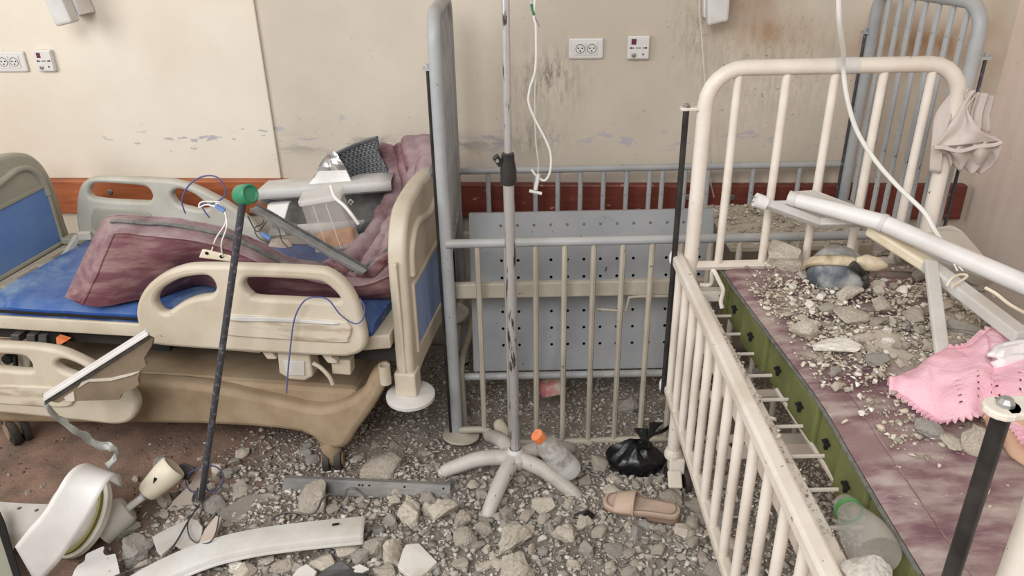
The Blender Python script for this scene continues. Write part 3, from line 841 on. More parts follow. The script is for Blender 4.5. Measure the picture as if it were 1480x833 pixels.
# right end board: seen from its outer side
eb = H(0.0, 0, 0)
ebn = HR
e2 = lambda px, py: (at(px, py, p=H(-0.0, 0, 0), n=HR) - H(0, 0, 0))
out = [(0.07, 0.385), (0.07, 0.60), (0.074, 0.74), (0.095, 0.82), (0.145, 0.878), (0.22, 0.90), (0.345, 0.908), (0.47, 0.90), (0.545, 0.878), (0.595, 0.82), (0.616, 0.74), (0.62, 0.60), (0.62, 0.385), (0.5, 0.382), (0.345, 0.382), (0.19, 0.382)]
for nm, l0 in (('right', 0.0), ('left', BL)):
    bm_ = 'plastic' if nm == 'right' else 'plastic_grey_shade'  # left board's shaded face is painted in with greyer plastic
    bo = plate('end_board', bm_, bed, H(l0, 0, 0), HA, V(0, 0, 1), out if nm == 'right' else [(a, b + (0.09 if b < 0.5 else 0.012)) for a, b in out], [], 0.052, 0.014, 4)
    fx = 0.027 if nm == 'right' else 0.027
    dz = 0 if nm == 'right' else 0.09
    # inset blue panel and the ridge over it, on the face that looks right
    pan_o = [(0.125, 0.47 + dz), (0.125, 0.665 + dz), (0.565, 0.675 + dz), (0.565, 0.47 + dz)]
    plate('blue_panel', 'panelblue2' if nm == 'right' else 'panelblue', bo, H(l0, 0, 0) + HR * (fx - 0.001), HA, V(0, 0, 1), pan_o, [], 0.006, 0.002, 0)
    fr = [(0.112, 0.457 + dz), (0.112, 0.678 + dz), (0.578, 0.688 + dz), (0.578, 0.457 + dz)]
    plate('panel_rim', bm_, bo, H(l0, 0, 0) + HR * (fx + 0.002), HA, V(0, 0, 1), fr, [pan_o], 0.010, 0.003, 0)
    gr = spline([H(l0, a, b + (0 if nm == 'right' else 0.035)) + HR * (fx + 0.0) for a, b in ((0.12, 0.70), (0.13, 0.765), (0.17, 0.81), (0.23, 0.822), (0.345, 0.80), (0.46, 0.822), (0.52, 0.81), (0.56, 0.765), (0.57, 0.70))], 6)
    MB().tube(gr, 0.012, 10).build('grip_ridge', bm_, bo, smooth=True)
    if nm == 'right':
        MB().beam(H(l0, 0.068, 0.40), H(l0, 0.068, 0.76), 0.012, 0.02, HA).build('edge_seam', 'plastic', bo, bevel=0.004)
    for s_ in (0.085, 0.605):
        c = H(l0, s_, 0)
        blk = MB().box(c + V(0, 0, 0.375 + (0 if nm == 'right' else 0.09)), (0.032, 0.03, 0.04), (HR, HA, V(0, 0, 1))).build('corner_block', 'plastic', bo, bevel=0.006)
        MB().lathe([(0.066, 0), (0.072, 0.004), (0.072, 0.014), (0.064, 0.02), (0.02, 0.022)], c + V(0.006, -0.006, 0.318 + (0 if nm == 'right' else 0.09)), (0.0, -0.05, 1), 30).build('bumper_disc', 'whitegrey', blk, smooth=True)
        MB().lathe([(0.03, 0), (0.022, 0.05)], c + V(0.006, 0.02, 0.27 + (0 if nm == 'right' else 0.09)), (0, 0, 1), 12).build('bumper_stem', 'dark', blk, smooth=True)
c = H(0.055, 0.05, 0.385)
MB().lathe([(0.017, 0), (0.017, 0.06), (0.013, 0.06), (0.013, 0.02)], c, (0, 0, 1), 16).build('pole_socket', 'plastic', bed, smooth=True)
# deck
zd = 0.545
dk = [(0.03, 0.02), (0.10, 0.0), (BL - 0.03, 0.0), (BL - 0.03, 0.6), (0.03, 0.6)]
holes = []
for s_ in (0.08, 0.25, 0.42):
    holes.append([(BL - 0.125, s_), (BL - 0.06, s_), (BL - 0.06, s_ + 0.11), (BL - 0.125, s_ + 0.11)])
deck = plate('deck', 'plastic', bed, H(0, 0.03, zd - 0.022), -HR, HA, dk, holes, 0.045, 0.006, 0)
MB().beam(H(0.03, 0.32, 0.46), H(BL - 0.03, 0.32, 0.46), 0.46, 0.05).build('under_frame', 'rubber', bed)
for l in (0.35, 0.75, 1.1):
    MB().beam(H(l, 0.06, 0.47), H(l, 0.56, 0.47), 0.06, 0.06).build('cross_member', 'dark', bed)
MB().beam(H(0.25, 0.3, 0.38), H(1.2, 0.3, 0.40), 0.12, 0.05).build('actuator', 'dark', bed)
# white lever frame at the far left corner of the deck
lf = [at(133, 340, y=2.40), at(113, 341, y=2.39), at(84, 385, y=2.32)]
MB().beam(lf[0], lf[1], 0.02, 0.03).beam(lf[1], lf[2], 0.02, 0.022).build('rail_bracket', 'rail_grey', bed, bevel=0.004)
MB().box(H(BL - 0.10, 0.58, 0.565), (0.06, 0.03, 0.012), (HR, HA, V(0, 0, 1))).build('corner_cover', 'plastic_grey_shade', bed, bevel=0.006)
# moulded side rails
so = lambda x, y: (180 + x / 3.083, 350 + y / 3.083)
front_out = [so(*p) for p in ((65, 320), (75, 250), (110, 190), (170, 140), (250, 105), (340, 93), (600, 97), (850, 108), (920, 122), (980, 165), (1020, 215), (1050, 280), (1068, 345), (1083, 410), (1080, 455), (1058, 482), (1015, 497), (960, 500), (700, 487), (420, 470), (130, 445), (90, 400))]
fh1 = [so(*p) for p in ((150, 250), (165, 215), (200, 185), (260, 155), (330, 142), (380, 142), (405, 160), (418, 190), (410, 215), (385, 230), (330, 238), (270, 260), (225, 290), (200, 305), (175, 300), (155, 275))]
fh2 = [so(*p) for p in ((540, 180), (552, 156), (585, 150), (730, 155), (850, 163), (900, 175), (945, 210), (968, 240), (965, 252), (940, 255), (770, 247), (600, 238), (570, 225), (550, 205))]
rp = H(0, -0.01, 0)
fr = px_plate('side_rail', 'plastic', bed, rp, HA, HR, front_out, [fh1, fh2], 0.036, 0.012)
gp = [so(*p) for p in ((437, 355), (455, 322), (500, 318), (720, 330), (960, 347), (1000, 362), (1015, 392), (1000, 430), (970, 447), (700, 432), (470, 415), (445, 395))]
px_plate('rail_grip', 'plastic_worn', fr, rp - HA * 0.019, HA, HR, gp, [], 0.012, 0.005)
gp2 = [so(*p) for p in ((490, 330), (720, 338), (930, 356), (930, 368), (720, 356), (490, 350))]
px_plate('grip_lip', 'whitegrey', fr, rp - HA * 0.026, HA, HR, gp2, [], 0.008, 0.003)
lo_out = [(-70, 492), (0, 494), (54, 497), (90, 503), (113, 512), (135, 523), (152, 535), (172, 548), (192, 560), (203, 578), (200, 596), (189, 607), (168, 610), (130, 606), (0, 593), (-70, 588)]
lh1 = [(-40, 510), (0, 509), (36, 511), (47, 517), (51, 526), (48, 533), (0, 530), (-40, 528)]
lh2 = [(86, 521), (95, 516), (115, 522), (132, 532), (138, 540), (118, 540), (98, 534), (88, 528)]
lp = H(0, -0.03, 0)
lr = px_plate('side_rail', 'plastic', bed, lp, HA, HR, lo_out, [lh1, lh2], 0.036, 0.012)
px_plate('rail_grip', 'plastic_worn', lr, lp - HA * 0.019, HA, HR, [(-70, 556), (0, 556), (90, 560), (110, 568), (108, 580), (90, 588), (0, 583), (-70, 580)], [], 0.012, 0.005)
zb = lambda x, y: (x / 3.7, 200 + y / 3.7)
bk_out = [zb(*p) for p in ((422, 420), (425, 320), (440, 255), (470, 220), (520, 203), (700, 205), (900, 215), (1020, 240), (1130, 290), (1230, 345), (1330, 420), (1400, 500), (1400, 600), (1000, 590), (600, 560), (460, 545), (435, 500))]
bh1 = [zb(*p) for p in ((487, 285), (497, 250), (530, 234), (620, 236), (760, 247), (805, 262), (826, 300), (810, 330), (760, 332), (620, 326), (520, 315), (495, 305))]
bh2 = [zb(*p) for p in ((930, 300), (938, 278), (965, 265), (1010, 275), (1060, 300), (1110, 340), (1130, 365), (1080, 375), (1020, 365), (960, 345))]
bp = H(0, 0.63, 0)
br = px_plate('side_rail', 'rail_grey', bed, bp, HA, HR, bk_out, [bh1, bh2], 0.036, 0.012)
px_plate('rail_grip', 'plastic_grey_shade', br, bp - HA * 0.019, HA, HR, [zb(*p) for p in ((500, 385), (560, 378), (800, 400), (800, 520), (520, 500))], [], 0.01, 0.003)
# rail brackets and control box under the front rail
cb = MB()
p0 = lambda x, y, d=0.0: at(x, y, p=H(0, -0.0 + d, 0), n=HA)
cbx = MB().slab([p0(400, 508), p0(446, 510), p0(452, 545), p0(440, 551), p0(418, 549), p0(403, 540)], HA * 0.06).build('control_box', 'plastic', bed, bevel=0.006)
MB().slab([p0(408, 521, -0.004), p0(440, 523, -0.004), p0(440, 544, -0.004), p0(414, 543, -0.004)], HA * 0.006).build('box_face', 'whitegrey', cbx, bevel=0.002)
for a in ((375, 505, 392, 520), (462, 511, 480, 526)):
    MB().slab([p0(a[0], a[1]), p0(a[0] + 14, a[1]), p0(a[2] + 8, a[3]), p0(a[2] - 6, a[3])], HA * 0.03).build('rail_arm', 'plastic', bed, bevel=0.004)
MB().slab([p0(314, 500), p0(376, 505), p0(376, 511), p0(314, 506)], HA * 0.03).build('rail_foot', 'plastic', bed, bevel=0.003)
MB().slab([p0(478, 520, .02), p0(506, 522, .02), p0(507, 543, .02), p0(480, 541, .02)], HA * 0.04).build('latch_block', 'plastic', bed, bevel=0.004)
MB().tube(spline([p0(452, 525), p0(464, 532), p0(476, 545), p0(481, 556)], 5), 0.006, 8).build('latch_handle', 'plastic', bed, smooth=True)
# parts of the mechanism between deck and lowered rail
MB().slab([p0(0, 510, .03), p0(44, 511, .03), p0(42, 535, .03), p0(0, 535, .03)], HA * 0.03).build('side_plate', 'plastic', bed, bevel=0.003)
MB().lathe([(0.016, 0), (0.016, 0.03)], p0(19, 514, .03), -HA, 12).beam(p0(22, 514, .0), p0(23, 530, .0), 0.008, 0.012).build('lock_lever', 'dark', bed, smooth=True)
MB().slab([p0(81, 488, .03), p0(97, 493, .03), p0(82, 501, .03)], HA * 0.02).build('orange_tab', 'orange', bed)
for x in (15, 38, 55):
    MB().slab([p0(x, 484, .05), p0(x + 12, 485, .05), p0(x + 12, 497, .05), p0(x, 497, .05)], HA * 0.04).build('bracket', 'zinc', bed, bevel=0.002)
# base cover
q = lambda x, y: at(x, y, p=H(0, 0.08, 0), n=HA)
bo_ = [(-60, 552), (0, 546), (120, 543), (200, 544), (300, 551), (400, 571), (455, 583), (490, 580), (525, 560), (540, 532), (562, 520), (560, 552), (540, 588), (518, 618), (502, 641), (470, 640), (440, 619), (330, 609), (200, 606), (-60, 600)]
px_plate('base_cover', 'base', bed, H(0, 0.10, 0), HA, HR, bo_, [], 0.06, 0.02, 3)
MB().box(H(0.72, 0.35, 0.255), (0.55, 0.24, 0.06), (HR, HA, V(0, 0, 1))).build('base_tray', 'base', bed, bevel=0.02)
px_plate('base_cover', 'base', bed, H(0, 0.58, 0), HA, HR, bo_, [], 0.06, 0.02, 3)
MB().box(H(0.28, 0.34, 0.20), (0.05, 0.26, 0.05), (HR, HA, V(0, 0, 1))).build('axle_beam', 'base', bed, bevel=0.02)


def bed_caster(pc, rad, yaw):
    ax = V(math.cos(yaw), math.sin(yaw), 0)
    cs = MB().lathe([(0.03, rad * 1.15), (0.032, rad * 2.3), (0.026, rad * 2.9)], pc, (0, 0, 1), 14).build('caster', 'base', bed, smooth=True)
    for s in (-1, 1):
        MB().lathe([(rad * 0.55, -0.011), (rad * 0.95, -0.01), (rad, 0), (rad * 0.95, 0.01), (rad * 0.55, 0.011)], pc + ax * (s * 0.018) + V(0, 0, rad), ax, 22).build('wheel', 'rubber', cs, smooth=True)
    MB().lathe([(rad * 0.5, -0.034), (rad * 0.5, 0.034)], pc + V(0, 0, rad), ax, 14).build('hub', 'base', cs, smooth=True)


bed_caster(V(-0.715, 1.92, 0.005), 0.046, 0.15)
bed_caster(V(-1.835, 2.03, 0.005), 0.056, 0.9)
bed_caster(V(-0.68, 2.42, 0.005), 0.05, 0.4)
bed_caster(V(-1.75, 2.50, 0.005), 0.05, 0.9)

# ------------------------------------------------------------------ blue mattress on the bed
tl = [at(0, 418, z=0.585), at(60, 394, z=0.585), at(112, 352, z=0.585)]
mb = MB()
rows = []
NL = [H(1.44, 0.06, 0), H(1.40, 0.2, 0), H(1.34, 0.36, 0), H(1.30, 0.52, 0), H(1.24, 0.64, 0)]
near_l, far_l = H(1.31, 0.035, 0), H(1.285, 0.58, 0)
for i in range(41):
    t = i / 40
    a = near_l.lerp(H(0.075, 0.035, 0), t); b = far_l.lerp(H(0.05, 0.58, 0), t)
    row = []
    for k in range(25):
        s = k / 24
        p = a.lerp(b, s)
        e = min(s, 1 - s) * 0.62; e2_ = min(t, 1 - t) * 1.35
        z = 0.592 - 0.018 * math.exp(-e / 0.012) - 0.018 * math.exp(-e2_ / 0.012) + 0.004 * fbm(p, 7, 4)
        row.append(p + V(0, 0, z))
    rows.append(row)
mat_b = thing('blue_mattress', 'flat dusty blue vinyl mattress on the bed deck under the maroon one', 'mattress', H(0.7, 0.35, 0.545))
bo = MB().grid(rows)
n0 = [r[0] for r in rows]; n1 = [r[-1] for r in rows]
low = lambda p: V(p.x, p.y, 0.548)
bo.grid([n0, [low(p) for p in n0]]); bo.grid([n1, [low(p) for p in n1]]); bo.grid([rows[0], [low(p) for p in rows[0]]]); bo.grid([rows[-1], [low(p) for p in rows[-1]]])
bo.build('cover', 'bluevinyl', mat_b, smooth=True)
MB().tube([p - HA * 0.003 + V(0, 0, -0.012) for p in n0[1:-1]], 0.0055, 6).build('zip', 'dark', mat_b, smooth=True)

# ------------------------------------------------------------------ maroon mattress, lying on its side and bent
mm = thing('maroon_mattress', 'dusty maroon mattress bent on its side on the blue one, with a long zip', 'mattress', at(300, 420, y=2.05))
# top near corner of the section, tilt of the broad face, its width
TBk = [((150, 309), 2.05), ((200, 312), 2.05), ((260, 317), 2.05), ((310, 326), 2.05), ((345, 338), 2.05), ((390, 358), 2.06), ((430, 374), 2.06), ((480, 382), 2.06), ((528, 378), 2.06), ((562, 362), 2.06)]
TFk = [((162, 336), 1.925), ((205, 340), 1.925), ((255, 345), 1.925), ((302, 353), 1.925), ((345, 366), 1.925), ((390, 386), 1.93), ((430, 401), 1.93), ((475, 411), 1.93), ((525, 412), 1.93), ((566, 398), 1.94)]
TBk = [at(a[0], a[1], y=y) for a, y in TBk]; TFk = [at(a[0], a[1], y=y) for a, y in TFk]
BFk = [at(112, 446, z=0.602), at(165, 440, z=0.604), at(225, 428, z=0.604), at(290, 412, z=0.604)]
for i in range(4, 10): BFk.append(V(TFk[i].x - 0.02, TFk[i].y + 0.03, 0.604))
BBk = [at(88, 437, z=0.602)] + [BFk[i] + (TBk[i] - TFk[i]) * 0.9 + V(0, 0.01, 0.0) for i in range(1, 10)]
BBk[1].z = BBk[2].z = 0.604
for i in range(1, 10): BBk[i].z = BFk[i].z + 0.01 * (i > 4)
cur = [spline(q_, 6) for q_ in (TFk, BFk, BBk, TBk)]
NSEC = len(cur[0]); rows = []; zipl = []; edge_l = []; pip2 = []
for i in range(NSEC):
    TF, BF, BB, TB_ = [c[i] for c in cur]
    sec = []
    def seg(a, b, n, bulge=0.0):
        for k in range(n): sec.append((a.lerp(b, k / n), math.sin(PI * k / n) * bulge))
    seg(TF, BF, 12, 0.006); seg(BF, BB, 4, 0.002); seg(BB, TB_, 8, 0.004); seg(TB_, TF, 8, 0.006)
    cen = (TF + BF + BB + TB_) / 4
    endk = 1.0 - 0.12 * math.exp(-i / 0.9)
    ns = []
    for s, bl_ in sec:
        dr = (s - cen).normalized()
        wr = 0.005 * fbm(V(s.x * 0.6, s.y, s.z), 14, 3) + 0.008 * fbm(s, 6, 9) + 0.004 * math.sin(s.z * 90 + s.x * 9) * math.exp(-i / 3.0)
        ns.append(cen + (s - cen) * endk + dr * (bl_ + wr * (0.6 + 0.4 * min(1, i / 4))))
    zipl.append(ns[28] + (TB_ - BB).normalized() * 0.004)
    edge_l.append(ns[0].copy()); pip2.append(ns[24].copy())
    rows.append(ns)
MB().tube(rows[1][0:13], 0.003, 5).build('piping', 'maroon', mm, smooth=True)
b = MB().grid(rows, wrap=True)
b.f.append(tuple(range(len(rows[0]) - 1, -1, -1))); n_ = len(b.v); L_ = len(rows[0]); b.f.append(tuple(range(n_ - L_, n_)))
b.build('cover', 'maroon', mm, smooth=True)
MB().tube(zipl[1:], 0.0058, 6).build('zip', 'zip', mm, smooth=True)
MB().tube(edge_l[1:], 0.0034, 5).build('piping', 'maroon', mm, smooth=True)
MB().tube(pip2[1:], 0.0034, 5).build('piping', 'maroon', mm, smooth=True)
MB().tube([p + V(0, -0.008, 0.001) for p in zipl[1:]], 0.0035, 5).build('zip', 'zip', mm, smooth=True)
# its right end climbs up the end board
Ld = [at(470, 388, y=2.0), at(512, 358, y=2.10), at(540, 332, y=2.18), at(562, 280, y=2.36), at(556, 238, y=2.45), at(548, 210, y=2.5)]
Rd = [at(535, 405, y=1.95), at(574, 378, y=2.02), at(583, 345, y=2.1), at(604, 290, y=2.2), at(630, 240, y=2.3), at(633, 196, y=2.42)]
rw = cloth(Ld, Rd, 48, 40, 0.02, 9, 3, lambda a, b_: 0.016 * math.sin(b_ * 8 + a * 3) + 0.006 * math.sin(b_ * 25 + a * 9 + 2 * math.sin(a * 5)))
MB().grid(rw).build('folded_end', 'maroon', mm, smooth=True, solid=0.035, sub=1)
MB().tube(spline([at(628, 236, y=2.24), at(616, 268, y=2.19), at(606, 288, y=2.15)], 5), 0.008, 6).build('zip', 'zip', mm, smooth=True)
MB().tube(spline([at(508, 392, y=1.93), at(540, 378, y=1.98), at(570, 352, y=2.04)], 5), 0.006, 6).build('zip', 'zip', mm, smooth=True)

# ------------------------------------------------------------------ wreckage on the bed
def tray_part():
    t = thing('lamp_housing', 'broken white lamp housing lying across the bed under the basket', 'lamp housing', at(470, 310, y=2.25))
    a, b = at(366, 291, y=2.26), at(566, 277, y=2.30)
    d = (b - a).normalized(); n = V(-d.y, d.x, 0).normalized()
    L = (b - a).length
    prof = [(-0.0, 0.0), (0.006, 0.026), (0.02, 0.03), (0.11, 0.026), (0.135, 0.0), (0.135, -0.07)]
    r = []
    for f, (i0) in zip([0, .06, .3, .6, .9, 1.0], range(6)):
        p = a.lerp(b, f)
        k = 0.45 if f == 0 else 1
        r.append([p + n * (u * k) + V(0, 0, w * k + 0.004) for u, w in prof])
    MB().grid(r).build('upper_lip', 'whitegrey', t, solid=0.003, smooth=True)
    r = [[a.lerp(b, f) + n * u + V(0, 0, w) for u, w in ((0.004, 0.0), (0.09, -0.012), (0.1, -0.06), (0.03, -0.105), (-0.03, -0.11))] for f in (0.08, 0.35, 0.7, 0.98)]
    MB().grid(r).build('reflector', 'alu', t, solid=0.003, smooth=True)
    r = [[a.lerp(b, f) + n * u + V(0, 0, w) for u, w in ((-0.02, -0.10), (-0.036, -0.085), (-0.04, -0.075), (-0.03, -0.12))] for f in (0.3, 0.6, 0.95)]
    MB().grid(r).build('lower_lip', 'whitegrey', t, solid=0.003, smooth=True)
    e = at(507, 292, y=2.22)
    MB().box(e, (0.008, 0.003, 0.003)).box(e, (0.003, 0.003, 0.008)).build('cross_clip', 'white', t)
    MB().slab([at(386, 296, y=2.27), at(418, 294, y=2.27), at(410, 324, y=2.24), at(384, 318, y=2.24)], (0, 0.03, 0)).build('end_cap', 'white', t, bevel=0.004)


tray_part()
# wicker basket piece
bl = [at(486, 221, y=2.40), at(497, 240, y=2.40), at(512, 262, y=2.40), at(522, 276, y=2.40)]
brr = [at(546, 197, y=2.43), at(548, 220, y=2.43), at(558, 240, y=2.43), at(565, 275, y=2.43)]
wv = cloth(bl, brr, 48, 60, 0.003, 8, 2, lambda a, b_: 0.0055 * math.sin(a * 2 * PI * 12) * math.sin(b_ * 2 * PI * 9 + (PI if int(a * 12) % 2 else 0)) - 0.03 * (b_ - 0.5) ** 2 * 4)
bk = thing('wicker_basket', 'torn dark grey wicker basket piece standing on the bed by the foil', 'basket', at(525, 274, y=2.42))
MB().grid(wv).build('woven_side', 'basket', bk, smooth=True, solid=0.008)
MB().tube([p + V(0, -0.004, 0.002) for p in wv[0]], 0.006, 6).build('rim', 'basket', bk, smooth=True)
g = [at(549, 226, y=2.46), at(562, 236, y=2.46), at(565, 268, y=2.46), at(552, 268, y=2.46)]
MB().slab(g, (0, 0.012, 0)).build('torn_flap', 'greyfelt', bk, bevel=0.002)
# crumpled foil
fo = cloth([at(476, 217, y=2.36), at(463, 236, y=2.35), at(452, 258, y=2.33), at(438, 277, y=2.31)], [at(488, 222, y=2.36), at(499, 240, y=2.36), at(508, 260, y=2.35), at(516, 277, y=2.33)], 10, 8, 0.03, 11, 8)
tag(MB().grid(fo).build('foil_sheet', 'foil', None, solid=0.002), 'crumpled silver foil sheet standing beside the wicker basket piece', 'foil')
tag(MB().grid(cloth([at(462, 247, y=2.32), at(450, 262, y=2.31), at(436, 280, y=2.3)], [at(500, 246, y=2.33), at(508, 262, y=2.32), at(517, 279, y=2.31)], 6, 6, 0.008, 10, 5)).build('white_card', 'white', None, solid=0.003), 'bent white sheet in front of the silver foil on the bed', 'sheet')
# drainage container with amber liquid
ct = thing('drainage_container', 'clear plastic container with amber liquid tilted on the bed', 'container', at(488, 362, y=2.08))
tl_, tr_, br_, bl_ = at(432, 292, y=2.10), at(489, 282, y=2.10), at(516, 358, y=2.06), at(456, 366, y=2.06)
dep = V(0.0, 0.05, 0.012)
def quad(f0, f1, s0=0.0, s1=1.0):
    L = lambda f, s: tl_.lerp(bl_, f).lerp(tr_.lerp(br_, f), s)
    return [L(f0, s0), L(f0, s1), L(f1, s1), L(f1, s0)]
MB().slab(quad(0.0, 1.0), dep).build('body', 'container', ct, bevel=0.008)
qd = quad(0.76, 0.965, 0.05, 0.95)
MB().slab([p + dep * 0.1 for p in qd], dep * 0.8).build('liquid', 'urine', ct, bevel=0.004)
MB().slab([p - dep * 0.05 for p in quad(-0.02, 0.1, -0.04, 1.04)], dep * 1.1).build('rim', 'pvc', ct, bevel=0.006)
for s in (0.3, 0.62):
    MB().slab([p - dep * 0.03 for p in quad(0.12, 0.97, s, s + 0.02)], dep * 0.03).build('rib', 'pvc', ct)
MB().slab([p - dep * 0.03 for p in quad(0.93, 1.0, 0.0, 1.0)], dep * 1.05).build('base_rim', 'container', ct, bevel=0.004)
MB().tube(spline([at(478, 268, y=2.08), at(484, 285, y=2.06), at(497, 297, y=2.04), at(508, 310, y=2.03), at(518, 324, y=2.03)], 5), 0.0052, 8).build('hanging_strap', 'whitemat', ct, smooth=True)
# aluminium strip across the mattress
p, q_ = at(366, 301, y=1.99), at(527, 394, y=1.90)
stp_ = thing('metal_strip', 'long grey aluminium channel strip lying across the maroon mattress', 'strip', q_)
up = V(0.3, -0.35, 0.9)
MB().beam(p, q_, 0.026, 0.003, up).build('web', 'alu', stp_)
d = (q_ - p).normalized(); a_ = d.cross(up).normalized(); u_ = a_.cross(d)
MB().beam(p + a_ * 0.013 + u_ * 0.005, q_ + a_ * 0.013 + u_ * 0.005, 0.003, 0.012, up).build('flange', 'alu', stp_)
MB().beam(p - a_ * 0.013 + u_ * 0.005, q_ - a_ * 0.013 + u_ * 0.005, 0.003, 0.012, up).build('flange', 'zinc', stp_)
# wooden offcuts and bits around the strip
for i, (x, y, w_, h_, yy, m_, lab) in enumerate(((415, 330, 0.05, 0.006, 2.08, 'plaster_brown', 'small tan board scrap behind the aluminium strip'), (530, 328, 0.06, 0.03, 2.2, 'greyfelt', 'dark grey rag under the lamp housing beside the container'), (404, 352, 0.05, 0.004, 1.99, 'tile_pink', 'pale broken chip lying along the aluminium strip'))):
    me = hull(300 + i, w_, w_ * 0.6, h_, 12)
    o = bpy.data.objects.new('board_scrap' if i != 1 else 'grey_rag', me); C.objects.link(o); me.materials.append(M[m_])
    o.location = at(x, y, y=yy); o.rotation_euler = (0.5, 0.2, 0.6 * i)
    tag(o, lab, 'scrap')
# cable box
jb = thing('junction_box', 'small white connector box hanging on white cables by the maroon mattress', 'connector box', at(312, 372, y=1.93))
MB().slab([at(292, 361, y=1.93), at(335, 370, y=1.93), at(334, 379, y=1.93), at(287, 373, y=1.93)], V(0, 0.022, 0.004)).build('box', 'ivory', jb, bevel=0.003)
for x, y in ((299, 366), (320, 371)):
    MB().lathe([(0.005, 0), (0.005, 0.002)], at(x, y, y=1.9295), V(0, -1, 0), 10).build('hole', 'dark', jb)


def wire(name, label, pts, r, m_, n=6, cat='wire'):
    o = MB().tube(spline(pts, n), r, 6).build(name, m_, None, smooth=True)
    return tag(o, label, cat)


MBW = [((306, 363), 1.925), ((312, 345), 1.93), ((326, 322), 1.93), ((324, 305), 1.94), ((300, 296), 1.96), ((288, 300), 1.97), ((292, 292), 1.98), ((318, 292), 1.99)]
wire('white_cable', 'thin white looped cable above the connector box', [at(a, b_, y=c_) for (a, b_), c_ in MBW], 0.0022, 'cablewhite', cat='cable')
wire('white_cable', 'second thin white cable, beside the dark rod above the connector box', [at(a, b_, y=c_) for (a, b_), c_ in (((322, 371), 1.925), ((320, 352), 1.92), ((328, 325), 1.92), ((322, 300), 1.94), ((312, 294), 1.96))], 0.0022, 'cablewhite', cat='cable')
wire('violet_wire', 'violet wire looped over the far side rail', [at(a, b_, y=2.2) for a, b_ in ((268, 309), (263, 290), (273, 268), (294, 255), (315, 257), (326, 275), (322, 286), (303, 296), (290, 294), (296, 306), (303, 315))], 0.0026, 'cableblue')
wire('blue_wire', 'thin blue wire hanging over the front side rail', [at(a, b_, p=H(0, -0.062, 0), n=HA) for a, b_ in ((414, 569), (416, 540), (420, 500), (426, 460), (440, 435), (458, 430), (475, 434), (492, 455), (512, 468), (524, 462), (527, 445), (520, 432))], 0.0022, 'cableblue')
wire('dark_wire', 'thin dark wire tangled along the aluminium strip', [at(a, b_, y=c_) for a, b_, c_ in ((358, 312, 1.98), (372, 335, 1.97), (388, 318, 1.97), (402, 330, 1.96), (410, 352, 1.94), (440, 372, 1.91), (470, 382, 1.9), (490, 400, 1.87))], 0.0018, 'cabledark')
wire('dark_wire', 'thin dark wire dangling over the end cap of the lamp housing', [at(a, b_, y=c_) for a, b_, c_ in ((384, 300, 2.2), (380, 322, 2.15), (368, 330, 2.1), (375, 345, 2.05), (398, 352, 2.0))], 0.0018, 'cabledark')
for i, (x, y, yy) in enumerate(((318, 301, 1.935), (384, 341, 1.96))):
    o = MB().beam(at(x - 6, y - 4, y=yy), at(x + 7, y + 4, y=yy), 0.014, 0.01).build('connector', 'panelblue', None, bevel=0.002)
    tag(o, ('small blue connector on the white cables above the connector box', 'small blue connector beside the dark rod under the green cap')[i], 'connector')

# ------------------------------------------------------------------ dark rod with green cap leaning on the bed
rt, rb_ = at(352, 283, y=1.70), at(291, 722, z=0.05)
rod = thing('steel_rod', 'dirty steel rod with a green cap leaning against the bed', 'rod', rb_)
MB().tube([rb_, rt], 0.0092, 12).build('rod', 'darksteel', rod, smooth=True)
cax = V(0.75, -0.45, 0.25)
MB().lathe([(0.0, -0.0215), (0.024, -0.021), (0.0255, -0.018), (0.0245, 0.016), (0.02, 0.02), (0.016, 0.014), (0.0, 0.014)], rt + V(0.006, 0, 0.003), cax.normalized(), 24, cap=False).build('green_cap', 'greencap', rod, smooth=True)
MB().tube(spline([rb_ + V(-0.008, -0.008, 0.03), rb_ + V(-0.02, -0.01, 0.0), rb_ + V(0.01, -0.02, -0.01), rb_ + V(0.0, -0.02, -0.03)], 4), 0.005, 6).build('bent_tip', 'zinc', rod, smooth=True)

# ------------------------------------------------------------------ bent stud with torn plasterboard, in front of the bed
ps = thing('plasterboard_piece', 'torn plasterboard on a bent white metal edge, leaning on the bed', 'plasterboard', at(130, 640, y=1.72))
TY = lambda x: 1.70 + (x - 60) / 155.0 * 0.03
pp = lambda x, y, o=0.0: at(x, y, y=TY(x) + o)
tor = [(66, 578), (110, 549), (165, 514), (209, 486), (221, 491), (219, 500), (208, 518), (211, 528), (203, 537), (199, 548), (201, 556), (193, 562), (176, 570), (172, 578), (150, 579), (106, 580), (98, 576), (84, 583)]
MB().slab([pp(*p) for p in tor], (0, 0.011, 0)).build('board', 'plaster_brown', ps)
tear = [(128, 549), (160, 547), (190, 540), (201, 538), (190, 543), (160, 551), (128, 552), (112, 562), (118, 552)]
MB().slab([pp(x, y, -0.003) for x, y in tear], (0, 0.004, 0)).build('torn_edge', 'plaster_white', ps)
te2 = [(92, 575), (106, 566), (108, 580), (96, 580)]
MB().slab([pp(x, y, -0.003) for x, y in te2], (0, 0.004, 0)).build('torn_edge', 'plaster_white', ps)
for w0, w1, o_, m_ in ((0, 6.5, -0.010, 'whitemat'), (5.5, 9.5, -0.014, 'white'), (10.5, 16, -0.006, 'zinc')):
    k0 = 214; pts4 = [(62, 571 + w0), (209 + (w0 > 3) * 4, 478 + w0 * 0.7), (214, 478 + w1 * 0.8), (64, 571 + w1)]
    MB().slab([pp(x, y, o_) for x, y in pts4], (0, 0.012, 0)).build('metal_edge', m_, ps, bevel=0.001)
low_e = spline([pp(63, 574, -0.004), pp(72, 590, 0.0), at(100, 615, y=1.74), at(125, 630, y=1.77), at(142, 642, y=1.79), at(160, 645, y=1.8), at(170, 655, y=1.8), at(156, 676, y=1.8)], 5)
rws = []
